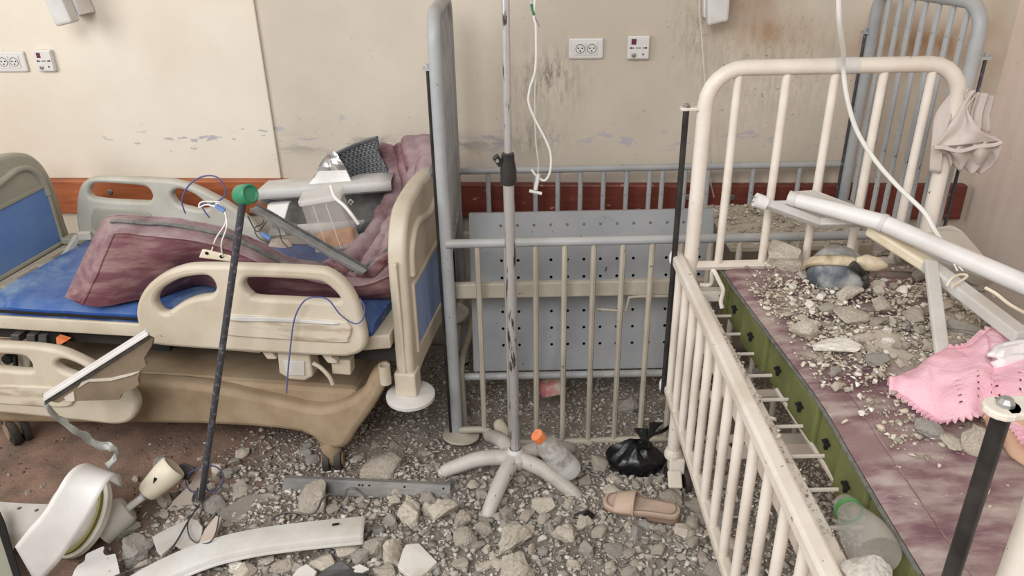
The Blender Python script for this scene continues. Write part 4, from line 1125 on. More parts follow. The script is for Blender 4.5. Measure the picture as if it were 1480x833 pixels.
for i, p in enumerate(low_e):
    w_ = 0.03 + 0.008 * math.sin(i * 1.3)
    sd = V(0.25 * math.sin(i * 0.5), -0.15, 1).normalized()
    rws.append([p - sd * w_ * 0.5 + V(0, -0.01, 0), p - sd * w_ * 0.1 + V(0, 0.012 * math.sin(i * 0.9), 0), p + sd * w_ * 0.5])
MB().grid(rws).build('crumpled_strip', 'crumple', ps, solid=0.002, smooth=True)
# ------------------------------------------------------------------ mattress of the cream crib
MZ = 0.757
LS = spline([(0.421, 1.875, MZ), (0.438, 1.72, MZ), (0.470, 1.47, MZ), (0.497, 1.25, MZ), (0.504, 1.06, MZ), (0.516, 0.82, MZ), (0.535, 0.66, MZ)], 10)
mt = thing('crib_mattress', 'maroon covered mattress with green foam showing, in the cream crib under debris', 'mattress', (0.7, 1.3, 0.67))
rows = []
for i, p in enumerate(LS):
    t = i / (len(LS) - 1)
    r = B(0.575, 0.02 + (BLEN - 0.04) * t, 0)
    row = []
    for k in range(36):
        s = k / 35; q = p.lerp(V(r.x, r.y, MZ), s)
        z = 0.004 * fbm(q, 6, 2) * min(1, s * 8) + 0.006 * math.sin(s * PI) - 0.004 * math.exp(-s / 0.02) - 0.03 * math.exp(-t * 1.2 / 0.012)
        row.append(q + V(0, 0, z))
    rows.append(row)
hd = rows[0]
rows.insert(0, [p + V(0.0, 0.012, -0.05) for p in hd])
MB().grid(rows).build('cover', 'maroon_flat', mt, smooth=True)
sm = [r[0] for r in rows[1:]]
MB().tube([p + V(-0.003, 0, -0.004) for p in sm], 0.0038, 6).build('zip', 'zip', mt, smooth=True)
MB().tube([p + V(0.055, 0, 0.002) for p in [r[0] + V(0, 0, 0.012) for r in rows[1:]]], 0.0012, 5).build('seam', 'maroon', mt, smooth=True)
# foam in scored blocks
nb_ = 10
for k in range(nb_):
    t0, t1 = k / nb_, (k + 1) / nb_
    pts = []
    idx0, idx1 = int(t0 * (len(sm) - 1)), int(t1 * (len(sm) - 1))
    a, b = sm[idx0], sm[idx1]
    d = (b - a).normalized(); a = a + d * 0.002; b = b - d * 0.002
    off = 0.007 * (k % 2)
    tp = [V(a.x - 0.004 + off, a.y, 0.746), V(b.x - 0.004 + off, b.y, 0.746), V(b.x + 0.42, b.y + 0.03, 0.742), V(a.x + 0.42, a.y + 0.03, 0.742)]
    sh_ = V(-0.002, 0, -0.098)
    fb = MB().slab([p + sh_ for p in tp], -sh_).build('foam_block', 'foam', mt, bevel=0.005)
    mid = (a + b) / 2 + V(-0.004 + off - 0.0015, 0, -0.052)
    nm = MB()
    nm.beam(mid + V(-0.004, 0, 0.0) - d * 0.011, mid + V(-0.004, 0, 0.004) + d * 0.011, 0.008, 0.005).beam(mid + V(-0.003, 0, -0.012), mid + V(-0.005, 0, 0.010), 0.006, 0.006, d)
    nm.build('scored_notch', 'dark', fb)


def mz(x, y):
    """top of the debris on the mattress"""
    return 0.764 + 0.014 * sstep(0.45, 0.62, x) * sstep(1.15, 1.5, y)


# ------------------------------------------------------------------ rocks
PROTO = [hull(s, 1, 1, 1, 16, 0.13, 2) for s in range(10)]
for i, me in enumerate(PROTO):
    me.name = 'rock_%d' % i
PROT_M = {}
for mn in ('rock', 'rockgrey', 'rocktan', 'rockwhite'):
    PROT_M[mn] = []
    for me in PROTO:
        c = me.copy(); c.materials.append(M[mn]); PROT_M[mn].append(c)


def rock(name, loc, r, m_, seed, label, cat, group=None):
    o = bpy.data.objects.new(name, PROT_M[m_][seed % 10]); C.objects.link(o)
    rnd = random.Random(seed * 13 + 5)
    o.location = loc; o.scale = [q * 1.32 for q in r]
    o.rotation_euler = (rnd.uniform(-0.25, 0.25), rnd.uniform(-0.25, 0.25), rnd.uniform(0, 6.28))
    tag(o, label, cat, group)
    return o


def floor_at(px, py):
    z = 0.04
    for _ in range(5):
        p = at(px, py, z=z); z = ground(p.x, p.y)
    return p


def pxm(p):
    return ((p - V(0, 0, CAM_H)).dot(ROT @ V(0, 0, -1))) / F_PX


placed = []
HERO = [
    (453, 722, 30, 21, 'rock', 'rough-topped concrete chunk between the grey laminate scrap and the metal channel'),
    (596, 743, 23, 22, 'rocktan', 'flat tan chunk under the right half of the metal channel, largest there'),
    (619, 722, 15, 9, 'rock', 'small chunk just below the right end of the metal channel'),
    (566, 755, 13, 12, 'rockgrey', 'knobbly grey chunk right of the white trunking end'),
    (546, 793, 21, 20, 'rock', 'tan chunk above left of the white hexagonal tile'),
    (525, 806, 18, 13, 'rockgrey', 'grey slab chunk above the black plastic piece'),
    (503, 793, 19, 12, 'rocktan', 'pale chunk under the right end of the white trunking'),
    (466, 812, 22, 12, 'rocktan', 'tan chunk left of the black plastic piece'),
    (411, 818, 19, 13, 'rock', 'grey chunk under the white trunking, left of the white plaster bit'),
    (574, 800, 13, 26, 'rocktan', 'long brown chunk against the left side of the white hexagonal tile'),
    (642, 738, 21, 20, 'rocktan', 'broad pale chunk left of the front stand leg, under the channel end'),
    (556, 828, 19, 12, 'rock', 'grey chunk at the bottom edge right of the black plastic piece'),
    (556, 674, 40, 13, 'rock', 'long tan slab behind the metal channel beside the bed caster'),
    (786, 731, 18, 17, 'rocktan', 'upright tan chunk between the front and right stand legs'),
    (741, 780, 28, 17, 'rocktan', 'brown pitted chunk below the front stand leg'),
    (748, 818, 31, 18, 'rocktan', 'largest pale chunk at the bottom edge in the middle'),
    (672, 778, 17, 20, 'rock', 'grey chunk left below the tip of the front stand leg'),
    (666, 751, 13, 18, 'rock', 'narrow chunk left of the front stand leg tip'),
    (732, 757, 11, 8, 'rockgrey', 'grey shard right of the front stand leg tip'),
    (616, 768, 11, 9, 'rockgrey', 'grey pebble above the white hexagonal tile'),
    (766, 766, 11, 8, 'rocktan', 'tan pebble above right of the brown pitted chunk'),
    (793, 766, 7, 13, 'rockgrey', 'thin upright grey shard left of the black scrap'),
    (886, 712, 16, 12, 'rocktan', 'tan chunk behind the toe of the slipper'),
    (848, 795, 13, 13, 'rockgrey', 'rounded grey chunk below the black scrap'),
    (817, 775, 18, 16, 'rocktan', 'tan angular chunk against the black scrap'),
    (962, 721, 23, 11, 'rock', 'clump of cemented pebbles behind the slipper heel'),
    (1000, 757, 10, 14, 'rock', 'brown chunk right of the slipper heel'),
    (867, 668, 19, 12, 'rock', 'mossy toned chunk between the orange capped bottle and the black bag'),
    (932, 759, 9, 8, 'rockgrey', 'knobbly pebble under the slipper'),
    (938, 699, 9, 8, 'rockgrey', 'pale pebble under the black bag'),
    (909, 828, 12, 8, 'rock', 'low chunk at the bottom edge below the slipper'),
    (1004, 732, 17, 7, 'rock', 'flat shard below the crib caster'),
    (237, 721, 14, 14, 'rocktan', 'tan chunk under the thrown white cup'),
    (198, 794, 28, 23, 'rockgrey', 'large dark grey chunk beside the round white lamp'),
    (187, 765, 17, 11, 'rockgrey', 'grey chunk under the round white lamp neck'),
    (351, 705, 18, 11, 'rock', 'brown chunk above the grey laminate scrap'),
    (312, 732, 19, 17, 'rockgrey', 'flat grey chunk left of the grey laminate scrap'),
    (358, 824, 17, 14, 'rocktan', 'pale chunk under the white trunking at the bottom edge'),
    (905, 586, 18, 13, 'rockgrey', 'flat grey chunk seen through the middle crib bars'),
    (878, 612, 6, 6, 'rockgrey', 'small chunk below the flat grey one behind the middle crib bars'),
    (340, 668, 10, 7, 'rock', 'small brown chunk under the bed near the steel rod'),
    (197, 693, 6, 6, 'rocktan', 'lone orange-tan pebble on bare floor by the white cup'),
    (40, 712, 5, 3, 'rock', 'lone pebble on the bare floor left of the curled white strip'),
    (62, 703, 5, 3, 'rock', 'small pebble on the bare floor under the bed caster'),
    (1060, 640, 12, 8, 'rock', 'brown chunk seen between the bars of the lowered gate'),
    (1130, 730, 14, 12, 'rocktan', 'tan chunk on the floor under the cream crib'),
    (1085, 770, 11, 8, 'rock', 'brown chunk seen through the lower bars of the cream gate'),
]
for i, (px, py, w, h, m_, lab) in enumerate(HERO):
    p = floor_at(px, py + h * 0.35); k = pxm(p)
    r = V(w * k, max(w, h) * k * 0.75, h * k * 0.85)
    rock('concrete_chunk', p + V(0, 0, r.z * 0.45), r, m_, i, lab, 'rubble')
    placed.append((p.x, p.y, max(r.x, r.y) * 0.8))
# things the loose chunks must keep clear of: (x, y, radius)
CLEAR = [tuple(at(a, b, z=0.05)[:2]) + (r,) for a, b, r in ((745, 655, .05), (700, 745, .03), (720, 705, .03), (840, 720, .03), (800, 690, .05), (925, 670, .08), (905, 735, .06), (955, 745, .06), (985, 700, .05), (668, 640, .07),
         (480, 685, .04), (140, 760, .14), (60, 800, .12), (100, 720, .1), (210, 715, .04), (300, 800, .07), (370, 775, .06), (450, 765, .05), (500, 765, .05), (440, 690, .05), (500, 693, .05), (560, 697, .05), (620, 702, .05), (255, 775, .06), (380, 735, .06), (150, 820, .06), (602, 806, .075), (490, 825, .05), (265, 715, .04), (290, 715, .03), (795, 565, .05), (845, 750, .03), (160, 670, .03))]
rnd = random.Random(11)
n_med = 0; tries = 0
LUMPS = []
LAB = 'grey or tan broken concrete lump in the loose rubble on the floor'
while n_med < 250 and tries < 20000:
    tries += 1
    px = rnd.uniform(150, 1060); py = 640 + 193 * rnd.random() ** 0.8
    if px < 420 and py < 700 and rnd.random() < 0.85: continue
    if px < 200 and py < 800: continue
    p = floor_at(px, py)
    r = rnd.choice((0.011, 0.013, 0.016, 0.019, 0.022, 0.026, 0.030))
    if py < 680: r *= 0.75
    if any((p.x - a) ** 2 + (p.y - b) ** 2 < (r + c) ** 2 * 0.7 for a, b, c in placed): continue
    if any((p.x - a) ** 2 + (p.y - b) ** 2 < (r + c) ** 2 for a, b, c in CLEAR): continue
    placed.append((p.x, p.y, r * 0.85))
    m_ = rnd.choice(('rock', 'rock', 'rockgrey', 'rockgrey', 'rocktan', 'rocktan')) if rnd.random() > 0.04 else 'rockwhite'
    lo_ = rock('rubble_lump', p + V(0, 0, r * 0.35), (r, r * rnd.uniform(.6, 1), r * rnd.uniform(.45, .8)), m_, rnd.randrange(1000), LAB, 'rubble', 'loose lumps in the floor rubble')
    LUMPS.append((lo_, px, py, m_, r))
    n_med += 1

# every loose lump gets the landmark it lies nearest to, and its rank there
MARKS = {'the slipper': (925, 745), 'the black plastic bag': (920, 685), 'the black scrap': (846, 752), 'the front stand leg': (708, 735), 'the left stand leg': (655, 690),
         'the orange capped bottle': (815, 690), 'the right stand leg': (830, 720), 'the hexagonal tile': (602, 808), 'the black plastic piece': (492, 826), 'the right end of the white trunking': (520, 765),
         'the middle of the white trunking': (370, 790), 'the left end of the white trunking': (240, 825), 'the right end of the metal channel': (645, 708), 'the left end of the metal channel': (418, 695),
         'the bed caster': (483, 685), 'the broken white tile': (258, 778), 'the grey laminate scrap': (372, 735), 'the foot of the steel rod': (290, 725), 'the crib caster': (985, 695),
         'the largest pale chunk at the bottom': (748, 816), 'the rounded grey chunk': (848, 797), 'the lowered gate of the cream crib': (1040, 800), 'the crib bumper disc': (670, 645), 'the middle of the metal channel': (530, 702)}
ORD = ['', 'second ', 'third ', 'fourth ', 'fifth ', 'sixth ', 'seventh ', 'eighth ', 'ninth ', 'tenth ', 'eleventh ', 'twelfth ', 'thirteenth ', 'fourteenth ', 'fifteenth ']
bins = {}
for lo_, px, py, m_, r in LUMPS:
    mk = min(MARKS, key=lambda k: (MARKS[k][0] - px) ** 2 + (MARKS[k][1] - py) ** 2)
    kind = ('small ' if r < 0.0165 else 'larger ') + {'rock': 'brownish', 'rockgrey': 'grey', 'rocktan': 'pale tan', 'rockwhite': 'white'}[m_]
    bins.setdefault((mk, kind), []).append(((MARKS[mk][0] - px) ** 2 + (MARKS[mk][1] - py) ** 2, lo_))
for (mk, kind), L in bins.items():
    for i, (_, lo_) in enumerate(sorted(L, key=lambda e: e[0])):
        lo_['label'] = '%s%s lump nearest %s' % (ORD[i], kind, mk) if i else '%s lump nearest %s' % (kind, mk)

# debris on the mattress of the cream crib
MH = [
    (1133, 372, 30, 19, 'rocktan', 'large pale chunk at the head end of the crib mattress, by the left bars', 1.6),
    (1276, 363, 18, 16, 'rock', 'angular grey chunk behind the marbled container, under the fallen tubes', 1.5),
    (1169, 477, 25, 13, 'rocktan', 'flat tan chunk at the left edge of the mattress debris', .7),
    (1229, 461, 32, 11, 'rocktan', 'broad flat chunk in the middle of the mattress debris', .6),
    (1203, 500, 33, 9, 'rockwhite', 'long white-topped slab in the mattress debris', .8),
    (1248, 493, 16, 9, 'rocktan', 'tan chunk right of the white-topped slab', .8),
    (1260, 506, 14, 9, 'rocktan', 'brown-sided chunk below right of the white-topped slab', .9),
    (1269, 470, 14, 7, 'rock', 'small flat chunk right of the broad flat one in the mattress debris', .7),
    (1281, 497, 10, 6, 'rockwhite', 'small white block right of the white-topped slab', .9),
    (1319, 460, 24, 9, 'rock', 'flat chunk left of the upright white strip on the mattress', .6),
    (1267, 521, 18, 7, 'rockgrey', 'smooth grey shard at the front of the mattress debris', .6),
    (1206, 537, 12, 7, 'rockgrey', 'lone grey block on bare maroon vinyl in front of the debris', .9),
    (1272, 444, 22, 8, 'rocktan', 'tan chunk in front of the marbled container, towards the right', .8),
    (1196, 450, 14, 8, 'rock', 'brown-faced chunk in front of the marbled container, towards the left', .9),
    (1222, 428, 20, 10, 'rocktan', 'pale chunk touching the front of the marbled container', .8),
    (1270, 424, 12, 9, 'rocktan', 'cream chunk right of the marbled container', .9),
    (1305, 477, 11, 8, 'rockgrey', 'grey chunk between two flat ones near the upright white strip', .8),
    (1281, 484, 7, 7, 'rockwhite', 'small upright white piece in the mattress debris', 1.2),
    (1342, 506, 12, 6, 'rocktan', 'rounded tan pebble left of the foot of the upright white strip', .9),
    (1379, 500, 14, 7, 'rock', 'pebble right of the foot of the upright white strip', .9),
    (1390, 478, 24, 8, 'rockgrey', 'dark flat shard between the two white strips on the mattress', .5),
    (1421, 465, 10, 6, 'rock', 'pebble beside the slanting white profile', .9),
    (1404, 502, 15, 8, 'rockgrey', 'grey chunk by the upper edge of the pink blanket', .7),
    (1344, 616, 23, 12, 'rockgrey', 'grey chunk just below the pink blanket', .8),
    (1372, 630, 24, 7, 'rocktan', 'pale plaster flake in front of the pink blanket', .5),
    (1410, 634, 20, 22, 'rocktan', 'tan chunk under the pink blanket beside the black rod', 1.0),
    (1300, 379, 12, 7, 'rock', 'small chunk right of the angular grey one by the fallen tubes', .9),
    (1330, 400, 16, 7, 'rock', 'small chunk in the angle of the fallen white profiles', .7),
    (1412, 395, 14, 6, 'rockgrey', 'crumb of concrete below the long white tube', .8),
]
for i, (px, py, w, h, m_, lab, sq) in enumerate(MH):
    p = at(px, py + h * 0.5, z=0.77); p.z = mz(p.x, p.y); k = pxm(p)
    r = V(w * k, max(w * 0.62, h) * k, h * k * 1.0)
    rock('plaster_chunk', p + V(0, 0, r.z * 0.5), r, m_, i + 3, lab, 'rubble')


# the smaller chunks between them, each known by the landmark it lies nearest to
MM = {'the marbled container': (1212, 415), 'the white-topped slab': (1203, 500), 'the broad flat chunk': (1229, 461), 'the upright white strip': (1352, 450), 'the large pale head-end chunk': (1133, 385),
      'the flat tan chunk at the left': (1169, 477), 'the smooth grey shard': (1267, 521), 'the left tip of the pink blanket': (1290, 560), 'the slanting white profile': (1420, 440), 'the grey chunk below the pink blanket': (1344, 616), 'the mattress zip': (1150, 440)}
rnd = random.Random(23); taken = [(a, b, w) for a, b, w, *_ in MH] + [(1212, 392, 42)]; bins = {}; n = 0; tries = 0
while n < 90 and tries < 6000:
    tries += 1
    px, py = rnd.gauss(1270, 75), rnd.gauss(470, 42)
    if py < 385 or py > 600 or px < 1110 + (py - 385) * 0.45 or px > 1440: continue
    if px > 1300 and py > 505: continue
    w = rnd.choice((4, 5, 6, 7, 8, 10))
    if any(abs(px - a) < (w + c) * 0.85 and abs(py - b) < (w + c) * 0.5 for a, b, c in taken): continue
    taken.append((px, py, w)); n += 1
    p = at(px, py, z=0.785); p.z = mz(p.x, p.y) + 0.008; k = pxm(p)
    m_ = rnd.choice(('rocktan', 'rocktan', 'rock', 'rockwhite'))
    o = rock('plaster_bit', p, (w * k, w * k * rnd.uniform(.6, 1), w * k * rnd.uniform(.4, .7)), m_, rnd.randrange(1000), None, 'rubble', 'plaster bits on the crib mattress')
    mk = min(MM, key=lambda q: (MM[q][0] - px) ** 2 + (MM[q][1] - py) ** 2)
    kind = ('small ' if w < 7 else 'larger ') + {'rock': 'grey', 'rocktan': 'tan', 'rockwhite': 'white'}[m_]
    bins.setdefault((mk, kind), []).append(((MM[mk][0] - px) ** 2 + (MM[mk][1] - py) ** 2, o))
for (mk, kind), L in bins.items():
    for i, (_, o) in enumerate(sorted(L, key=lambda e: e[0])):
        o['label'] = '%s%s plaster bit nearest %s' % (ORD[i], kind, mk)


# ------------------------------------------------------------------ gravel (too much to count)
def gravel(name, label, pts, sizes, mname, seed):
    rs = np.random.RandomState(seed)
    protos = []
    for s in range(8):
        me = hull(900 + s, 1, 1, 0.75, 8)
        bm = bmesh.new(); bm.from_mesh(me); bmesh.ops.triangulate(bm, faces=bm.faces)
        protos.append((np.array([v.co[:] for v in bm.verts]), np.array([[v.index for v in f.verts] for f in bm.faces]))); bm.free()
        bpy.data.meshes.remove(me)
    vs, fs, cs = [], [], []; base = 0
    for (x, y, z), s in zip(pts, sizes):
        pv, pf = protos[rs.randint(8)]
        a, b = rs.uniform(0, 6.28), rs.uniform(-.5, .5)
        ca, sa, cb, sb = math.cos(a), math.sin(a), math.cos(b), math.sin(b)
        R_ = np.array([[ca, -sa * cb, sa * sb], [sa, ca * cb, -ca * sb], [0, sb, cb]])
        q = (pv * (s * np.array([1, rs.uniform(.6, 1), rs.uniform(.5, .9)]))) @ R_.T + np.array([x, y, z + s * 0.25])
        vs.append(q); fs.append(pf + base); base += len(pv)
        cs.append(np.full(len(pv), rs.uniform(0, 1)))
    vs = np.concatenate(vs); fs = np.concatenate(fs); cs = np.concatenate(cs)
    me = bpy.data.meshes.new(name)
    me.vertices.add(len(vs)); me.vertices.foreach_set('co', vs.astype('f').ravel())
    me.loops.add(fs.size); me.loops.foreach_set('vertex_index', fs.astype('i').ravel())
    me.polygons.add(len(fs)); me.polygons.foreach_set('loop_start', np.arange(0, fs.size, 3, dtype='i')); me.polygons.foreach_set('loop_total', np.full(len(fs), 3, dtype='i'))
    me.update(calc_edges=True)
    at_ = me.attributes.new('rnd', 'FLOAT', 'POINT'); at_.data.foreach_set('value', cs.astype('f'))
    o = bpy.data.objects.new(name, me); C.objects.link(o); me.materials.append(M[mname])
    return tag(o, label, 'gravel', kind='stuff')


rs = np.random.RandomState(5)
pts, sz = [], []
while len(pts) < 27000:
    x, y = rs.uniform(-1.35, 1.2), rs.uniform(1.15, 2.66)
    d = max(sstep(-1.25, -0.75, x), 0.85 * sstep(-1.32, -1.12, x) * sstep(1.80, 1.68, y)) * (1.0 if y < 1.95 else 0.85)
    cl = 0.5 + 0.9 * fbm((x, y, 0), 3.5, 12)
    if y > 1.95: d *= 0.3 + 0.7 * sstep(-0.2, 0.3, cl)
    else: d *= sstep(-0.45, 0.2, cl)
    if rs.rand() > d: continue
    pts.append((x, y, ground(x, y))); sz.append(min(0.0042 + rs.exponential(0.0042), 0.017) * (1.0 if y < 1.95 else 0.85))
gravel('rubble_gravel', 'grey gravel and plaster crumbs between the larger lumps on the floor', pts, sz, 'gravel', 1)
pts, sz = [], []
while len(pts) < 2600:
    x, y = rs.uniform(-1.9, -0.4), rs.uniform(1.5, 2.4)
    if rs.rand() > sstep(-0.25, 0.35, fbm((x, y, 0), 2.6, 21)) * (0.25 + 0.75 * sstep(-1.6, -1.0, x)): continue
    pts.append((x, y, ground(x, y))); sz.append(min(0.002 + rs.exponential(0.002), 0.009))
gravel('brown_grit', 'brown grit scattered on the reddish floor under the bed', pts, sz, 'gravel_brown', 2)
pts, sz = [], []
while len(pts) < 5200:
    x, y = rs.uniform(0.42, 0.98), rs.uniform(0.95, 1.86)
    den = 0.02
    den += 1.0 * math.exp(-(((x - 0.68) / 0.2) ** 2 + ((y - 1.48) / 0.17) ** 2))
    den += 0.5 * math.exp(-(((x - 0.55) / 0.1) ** 2 + ((y - 1.7) / 0.14) ** 2))
    den += 0.7 * math.exp(-(((x - 0.9) / 0.12) ** 2 + ((y - 1.6) / 0.25) ** 2))
    den += 0.35 * math.exp(-(((x - 0.63) / 0.07) ** 2 + ((y - 1.16) / 0.06) ** 2))
    if rs.rand() > den * sstep(-0.5, 0.2, fbm((x, y, 0), 9, 31)): continue
    if x < 0.45 + (1.87 - y) * 0.085: continue
    pts.append((x, y, mz(x, y) - 0.003)); sz.append(min(0.0024 + rs.exponential(0.0030), 0.012))
gravel('plaster_crumbs', 'plaster crumbs and gravel strewn over the maroon crib mattress', pts, sz, 'gravel_tan', 3)
# mound of dust on the mattress
rows = []
for j in range(40):
    y = 1.05 + j * 0.0205
    row = []
    for i in range(28):
        x = 0.46 + (1.87 - y) * 0.08 + i * 0.0175
        den = math.exp(-(((x - 0.70) / 0.17) ** 2 + ((y - 1.47) / 0.14) ** 2)) + 0.8 * math.exp(-(((x - 0.9) / 0.1) ** 2 + ((y - 1.6) / 0.22) ** 2)) + 0.55 * math.exp(-(((x - 0.56) / 0.07) ** 2 + ((y - 1.68) / 0.1) ** 2))
        row.append(V(x, y, 0.742 + 0.034 * min(den, 1) + 0.010 * fbm((x, y, 0), 12, 8)))
    rows.append(row)
tag(MB().grid(rows).build('plaster_dust', 'dustpale', smooth=True), 'grey plaster dust heaped on the crib mattress', 'dust', kind='stuff')
pts, sz = [], []
for _ in range(420):
    t = rs.rand(); p = E0.lerp(E1, t)
    pts.append((p.x + rs.uniform(-.02, .022), p.y, 0.707)); sz.append(min(0.0018 + rs.exponential(0.003) * (1.0 if 0.2 < t < 0.55 else 0.4), 0.011))
gravel('ledge_crumbs', 'crumbs lying on the cream frame ledge beside the green foam', pts, sz, 'gravel_tan', 4)
pts, sz = [], []
for _ in range(900):
    u, v = rs.uniform(0.87, 1.32), rs.uniform(0.08, AW - 0.06); p = A(u, v, 0.674)
    pts.append(tuple(p)); sz.append(min(0.002 + rs.exponential(0.0034), 0.018))
gravel('deck_debris', 'crumbs heaped on the level deck of the grey crib behind the cream head end', pts, sz, 'gravel_tan', 6)
# ------------------------------------------------------------------ things on the cream crib
# crushed marbled container with a cream band
cen = at(1211, 391, z=0.80)
axv = V(0.12, 0.62, 0.78).normalized(); sv_ = V(0.99, -0.10, -0.07).normalized(); uv_ = axv.cross(sv_)
mcn = thing('crushed_container', 'crushed grey marbled plastic container with a cream band, among the debris', 'container', cen + V(0, 0, -0.05))


def blobrows(c, a, s, u, L, prof, n=22, amp=0.1, seed=1):
    rows = []
    for f, r in prof:
        row = []
        for k in range(n):
            t = 2 * PI * k / n; d = s * math.cos(t) + u * math.sin(t) * 0.8
            p = c + a * (L * (f - 0.5)) + d * r
            row.append(p + d * (fbm(p, 14, seed) * amp * r))
        rows.append(row)
    return rows


prof = [(0.0, 0.012), (0.03, 0.04), (0.12, 0.06), (0.28, 0.07), (0.45, 0.071), (0.6, 0.066), (0.75, 0.058), (0.9, 0.042), (0.98, 0.022), (1.0, 0.006)]
MB().grid(blobrows(cen, axv, sv_, uv_, 0.125, prof, amp=0.2, seed=4), wrap=True).build('body', 'marble', mcn, smooth=True, sub=1)
bandp = [(0.46, 0.0725), (0.50, 0.0755), (0.62, 0.0705), (0.66, 0.066)]
MB().grid(blobrows(cen, axv, sv_, uv_, 0.125, bandp, amp=0.2, seed=4), wrap=True).build('cream_band', 'creamband', mcn, smooth=True, solid=0.003)
fp = at(1247, 381, z=0.84)
MB().grid(blobrows(fp + V(0.02, 0, 0), V(1, -0.2, -0.1).normalized(), V(0, 0, 1), V(0.2, 1, 0).normalized(), 0.07, [(0, .010), (.3, .020), (.7, .016), (1, .005)], amp=0.6, seed=9), wrap=True).build('torn_cream_flap', 'creamband', mcn, smooth=True)
MB().tube(spline([at(1231, 382, z=0.845), at(1238, 388, z=0.835), at(1247, 397, z=0.815), at(1252, 408, z=0.80), at(1250, 416, z=0.785)], 5), [0.011] * 6 + [0.009] * 8 + [0.006] * 7, 8).build('dark_strap', 'black', mcn, smooth=True)


def limb(name, label, cat, pts, r, m_, n=14, parent=None):
    o = MB().tube(pts, r, n).build(name, m_, parent, smooth=True)
    return tag(o, label, cat) if parent is None else o


# fallen white tube and profiles
t1 = thing('fallen_tube', 'long white fallen tube lying across the head of the cream crib', 'tube', at(1300, 340, y=1.72))
ta, tm, tb = at(1143, 287, y=1.80), at(1275, 322, y=1.70), at(1500, 420, y=1.50)
limb('tube', None, None, [ta, ta.lerp(tm, 0.5), tm, tm.lerp(tb, 0.5), tb], [0.0165, 0.019, 0.02, 0.021, 0.0225], 'whitemat', parent=t1)
limb('end_sleeve', None, None, [ta - (tm - ta).normalized() * 0.006, ta.lerp(tm, 0.06)], 0.0185, 'whitegrey', parent=t1)
limb('end_sleeve', None, None, [tm.lerp(tb, -0.01), tm.lerp(tb, 0.02)], 0.0222, 'whitegrey', parent=t1)
MB().slab([at(1148, 279, y=1.82), at(1178, 277, y=1.84), at(1206, 292, y=1.83), at(1270, 312, y=1.78), at(1160, 289, y=1.81)], (0, 0.006, 0.002)).build('torn_sheet', 'whitegrey', t1)
t2 = thing('bent_lamp_profile', 'bent white lamp profile in front of the cream head bars', 'lamp profile', at(1190, 320, y=1.78))
q0, q1, q2 = at(1098, 291, y=1.79), at(1184, 322, y=1.79), at(1253, 321, y=1.77)
MB().tube([q0, q0.lerp(q1, .9), q1, q1.lerp(q2, .08), q2], 0.0145, 4).build('profile', 'whitegrey', t2, bevel=0.003)
limb('end_cap', None, None, [q0 - (q1 - q0).normalized() * 0.012, q0.lerp(q1, 0.1)], 0.0175, 'white', parent=t2)
for s in (-1, 1):
    e = q0 - (q1 - q0).normalized() * 0.012 + V(0, 0, s * 0.006)
    MB().tube([e, e + V(-0.014, 0, 0.002)], 0.0014, 5).build('contact_pin', 'alu', t2)
MB().slab([at(1118, 291, y=1.795), at(1150, 290, y=1.80), at(1196, 311, y=1.80), at(1180, 318, y=1.795)], (0, 0.004, 0)).build('sheet', 'whitegrey', t2)
MB().lathe([(0.0125, 0), (0.0125, 0.002)], q2 + (q2 - q1).normalized() * 0.0005, (q2 - q1), 8).build('open_end', 'dark', t2)
t3 = thing('white_profile', 'slanting cream white square profile running from the tubes down to the pink blanket', 'profile', at(1400, 430, y=1.5))
u0, u1, u2 = at(1258, 331, y=1.75), at(1342, 384, y=1.62), at(1478, 488, y=1.34)
MB().beam(u0, u1, 0.036, 0.026).build('upper_length', 'ivory', t3, bevel=0.006)
MB().beam(u1 + (u1 - u2) * 0.05, u2, 0.034, 0.026).build('lower_length', 'whitegrey', t3, bevel=0.004)
s0_, s1_ = at(1345, 378, y=1.60), at(1362, 515, y=1.365)
tag(MB().beam(s0_, s1_, 0.028, 0.012, V(0.05, -0.6, 0.8)).build('white_strip', 'whitegrey', None, bevel=0.003), 'short white strip standing on the debris, reaching the edge of the pink blanket', 'strip')
# dusty cushion in the corner
cu_px = [(1296, 350, 1.90), (1330, 336, 1.90), (1372, 322, 1.92), (1385, 325, 1.92), (1396, 336, 1.9), (1420, 364, 1.84), (1450, 396, 1.76), (1430, 400, 1.72), (1380, 380, 1.74), (1330, 362, 1.8)]
tag(MB().slab([at(a, b, y=c) for a, b, c in cu_px], V(0.0, 0.03, -0.05)).build('dusty_cushion', 'greyboard', None, bevel=0.014), 'dusty grey slab cushion in the far right corner behind the long white tube', 'cushion')
# white cable from above
cb_ = [tuple(at(1206, -420, y=1.66)), tuple(at(1209, -150, y=1.68))] + [tuple(at(a, b, y=c)) for a, b, c in ((1212, 0, 1.70), (1214, 40, 1.72), (1219, 75, 1.77), (1219, 100, 1.806), (1224, 140, 1.805), (1238, 188, 1.80), (1265, 232, 1.78), (1300, 272, 1.75), (1335, 306, 1.71), (1352, 335, 1.67), (1374, 368, 1.60))]
cbt = thing('white_cable', 'thick white cable hanging down over the cream head rail onto the tube', 'cable', at(1374, 372, y=1.6))
MB().tube(spline(cb_, 5), 0.0052, 8).build('cable', 'cablewhite', cbt, smooth=True)
for dx in (-4, 4):
    MB().tube(spline([at(1374, 368, y=1.60), at(1380 + dx * .4, 380, y=1.59), at(1388 + dx, 392, y=1.575)], 4), 0.0018, 6).build('wire_core', 'cablewhite', cbt, smooth=True)
wire('bent_wire', 'bent cream wire loop over the slanting profile', [at(a, b, y=c) for a, b, c in ((1368, 414, 1.50), (1376, 402, 1.51), (1388, 397, 1.53), (1398, 399, 1.53), (1388, 407, 1.5), (1376, 415, 1.48))], 0.0028, 'ivory')
